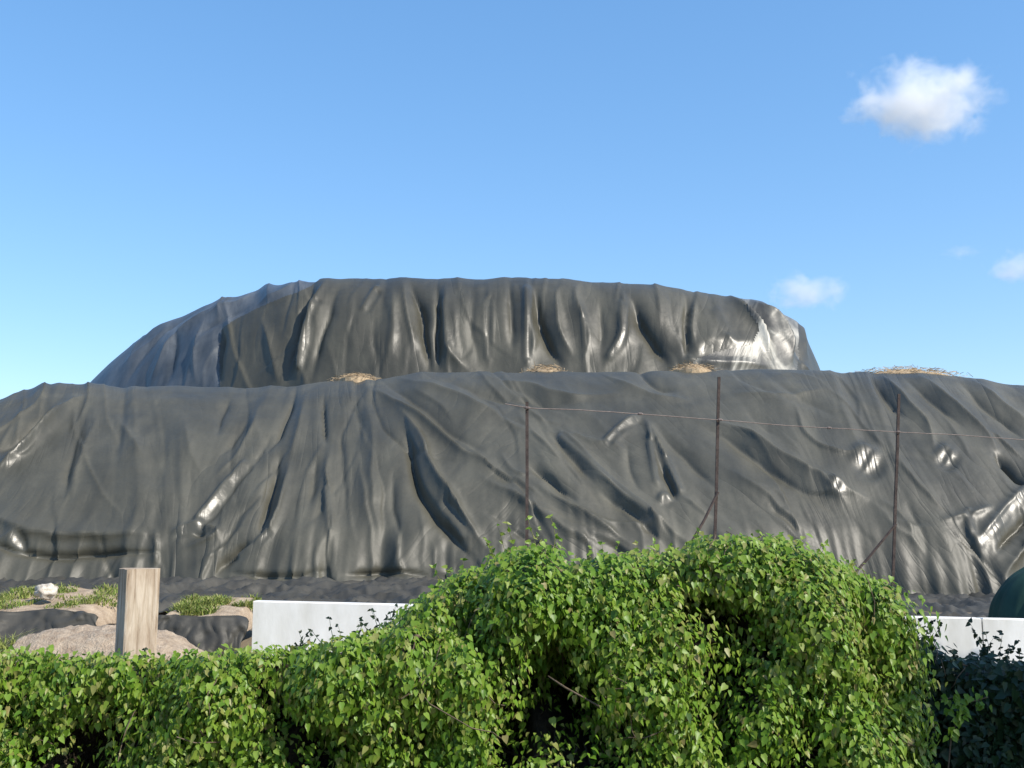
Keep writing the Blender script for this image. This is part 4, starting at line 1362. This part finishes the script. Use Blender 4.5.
# --- the shaded shrub at the right
YS = 7.5
shrub_top = [(880, 680), (905, 640), (925, 634), (940, 652), (965, 660), (985, 652), (1000, 655), (1024, 660), (1080, 655), (1160, 660), (1200, 680)]
sh_ = Hull(shrub_top, YS, .45, hollow_px([(930, 720, 24, 40, .12), (1000, 740, 20, 30, .12)], YS - .4), X(884, YS), X(1196, YS), 1.6)
shrub = thing("dark_shrub", "dark green shrub in deep shade, right of the vine mound", "shrub", (X(1020, YS), YS, 0))
core(shrub, sh_, .02, .16, .40)
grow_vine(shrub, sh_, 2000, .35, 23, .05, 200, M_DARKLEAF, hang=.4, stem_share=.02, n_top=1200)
tangle(shrub, sh_, 7, 50, .4)
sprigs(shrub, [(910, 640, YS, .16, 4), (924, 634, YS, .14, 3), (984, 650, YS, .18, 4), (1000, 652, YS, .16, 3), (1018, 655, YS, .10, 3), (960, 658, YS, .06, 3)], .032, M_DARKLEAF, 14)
# runner in a paler leaf colour that paints dappled sun onto the shrub
rr = random.Random(3)
rp, rn_, rt = [], [], []
for k in range(60):
    t = rr.random()
    cx_, cy_ = (940 + 48 * t, 696 + 6 * math.sin(t * 9)) if k < 34 else (966 - 16 * t, 703 + 36 * t)
    rp.append(tuple(at(cx_ + rr.gauss(0, 3), cy_ + rr.gauss(0, 4), YS - .62)))
    rn_.append((rr.gauss(.2, .4), -1, rr.gauss(.5, .4))); rt.append((rr.gauss(0, .8), 0, -1))
runner = thing("sunlit_runner", "short vine runner on the dark shrub, dappled sunlight painted as paler green leaves", "vine", tuple(at(962, 760, YS - .62)))
build_leaves(runner, np.array(rp), np.array(rn_), np.array(rt), np.full(60, .04), np.linspace(.3, .6, 60), np.arange(60), M_LEAF, 60)
ro = Vector(runner.location)
link("stem", MB().tube([at(a, b, YS - .60) - ro for a, b in ((940, 700), (955, 697), (970, 702), (988, 697))], .004, 5).mesh("runner_stem", M_STEM), runner)
link("stem", MB().tube([at(a, b, YS - .60) - ro for a, b in ((964, 704), (958, 718), (951, 738), (948, 770))], .005, 5).mesh("runner_stem", M_STEM), runner)

# ------------------------------------------------------------------ unseen tree added outside the frame at the right so its crown shades the shrub
def shade_tree():
    c0 = Vector((X(1062, 7.2), 7.0, .85)) + SUN_DIR * 5.6
    root = thing("tree", "unseen leafy tree added outside the frame to shade the shrub at the right", "tree", (c0.x + 1.0, c0.y - .7, 0))
    off = Vector(root.location)
    mb = MB()
    top = c0 - off
    mb.tube([(0, 0, -.2), (.05, .02, 1.2), (-.15, .1, 2.4), top * .75 + Vector((0, 0, .6)), top + Vector((0, 0, .6))], [.16, .13, .11, .07, .03], 9)
    rnd = random.Random(8)
    for k in range(9):
        a = Vector((-.15, .1, 2.4)).lerp(top, rnd.uniform(.1, .8))
        q = top + Vector((rnd.uniform(-1.1, 1.1), rnd.uniform(-1.1, 1.1), rnd.uniform(-.6, .9)))
        mb.tube([a, a.lerp(q, .5) + Vector((0, 0, .12)), q], [.05, .03, .012], 6)
    link("trunk", mb.mesh("trunk", M_BARK, True), root)
    lv = MB()
    for k in range(8000):
        d = Vector((rnd.gauss(0, 1), rnd.gauss(0, 1), rnd.gauss(0, 1))).normalized() * rnd.random() ** .45
        p_ = c0 + Vector((d.x * 1.35, d.y * 1.9, d.z * 1.5)) * (1 + .35 * n1(d.x * 2, d.y * 2, d.z * 2))
        M = leaf_frame((rnd.gauss(0, 1), rnd.gauss(0, 1), rnd.gauss(.6, .8)), (rnd.gauss(0, 1), rnd.gauss(0, 1), -.6))
        s = rnd.uniform(.09, .15)
        lv.add([M @ Vector(v) * s + p_ - off for v in ((0, 0, 0), (.35, .4, .03), (0, 1.1, -.05), (-.35, .4, .03))], [(0, 1, 2, 3)], rnd.random())
    link("crown", lv.mesh("crown", M_TREELEAF), root)
shade_tree()

# ------------------------------------------------------------------ clouds
def cloud_mat(name, dens, scale, seed, soft=1.0):
    m = bpy.data.materials.new(name); m.use_nodes = True
    nt = m.node_tree
    nt.nodes.clear()
    out = nt.nodes.new("ShaderNodeOutputMaterial")
    vol = nt.nodes.new("ShaderNodeVolumePrincipled")
    vol.inputs['Color'].default_value = (1, 1, 1, 1)
    vol.inputs['Anisotropy'].default_value = 0.0
    tc = nt.nodes.new("ShaderNodeTexCoord")
    # object space: the hull is a unit ellipsoid, so the density can fade towards its rim
    ln = nt.nodes.new("ShaderNodeVectorMath"); ln.operation = 'LENGTH'
    nt.links.new(tc.outputs['Object'], ln.inputs[0])
    mp = nt.nodes.new("ShaderNodeMapping"); mp.inputs['Location'].default_value = (seed, seed * .7, 0); mp.inputs['Scale'].default_value = (1.6, 1, 1)
    nt.links.new(tc.outputs['Object'], mp.inputs['Vector'])
    nz = noise_node(nt, scale, 5, .6, mp.outputs[0], .3)
    a = nt.nodes.new("ShaderNodeMath"); a.operation = 'MULTIPLY_ADD'       # noise*1.7 - length
    a.inputs[1].default_value = 1.7
    nt.links.new(nz.outputs[0], a.inputs[0])
    neg = nt.nodes.new("ShaderNodeMath"); neg.operation = 'MULTIPLY'; neg.inputs[1].default_value = -1.0
    nt.links.new(ln.outputs['Value'], neg.inputs[0]); nt.links.new(neg.outputs[0], a.inputs[2])
    mr = nt.nodes.new("ShaderNodeMapRange"); mr.inputs[1].default_value = 0.15; mr.inputs[2].default_value = 0.15 + .45 * soft
    mr.inputs[3].default_value = 0; mr.inputs[4].default_value = dens
    nt.links.new(a.outputs[0], mr.inputs[0])
    nt.links.new(mr.outputs[0], vol.inputs['Density'])
    nt.links.new(vol.outputs[0], out.inputs['Volume'])
    return m

def cloud(px, py, wpx, hpx, depth, dens, scale, seed, label, soft=1.0):
    c = at(px, py, depth)
    vs, fs = [], []
    nu, nv = 24, 14
    for i in range(nu):
        for j in range(nv):
            a = i / nu * 2 * math.pi; b = -math.pi / 2 + j / (nv - 1) * math.pi
            vs.append((math.cos(a) * math.cos(b), math.sin(a) * math.cos(b), math.sin(b)))
    for i in range(nu):
        for j in range(nv - 1):
            a, b = i * nv + j, ((i + 1) % nu) * nv + j
            fs.append((a, b, b + 1, a + 1))
    o = link("cloud", mesh_from("cloud", vs, fs, (cloud_mat("cloud_vapour", dens, scale, seed, soft),), True), label=label, cat="cloud", group="small clouds at the right", loc=c)
    o.scale = (wpx / F * depth / 2, wpx / F * depth / 2 * .6, hpx / F * depth / 2)
    return o
DEP = 900.0
cloud(924, 101, 200, 112, DEP, .09, 1.7, 3.1, "largest bright white puffy cloud in the upper right sky", 1.8)
cloud(808, 292, 110, 54, DEP * 1.3, .04, 1.6, 8.2, "small white cloud low over the right end of the upper tier", 1.8)
cloud(1016, 266, 84, 50, DEP * 1.3, .03, 1.5, 5.3, "faint pale cloud cut by the right edge of the picture", 1.4)
cloud(962, 252, 60, 20, DEP * 1.4, .012, 1.8, 11.4, "thin faint wisp of cloud left of the pale cloud at the right edge", 1.6)
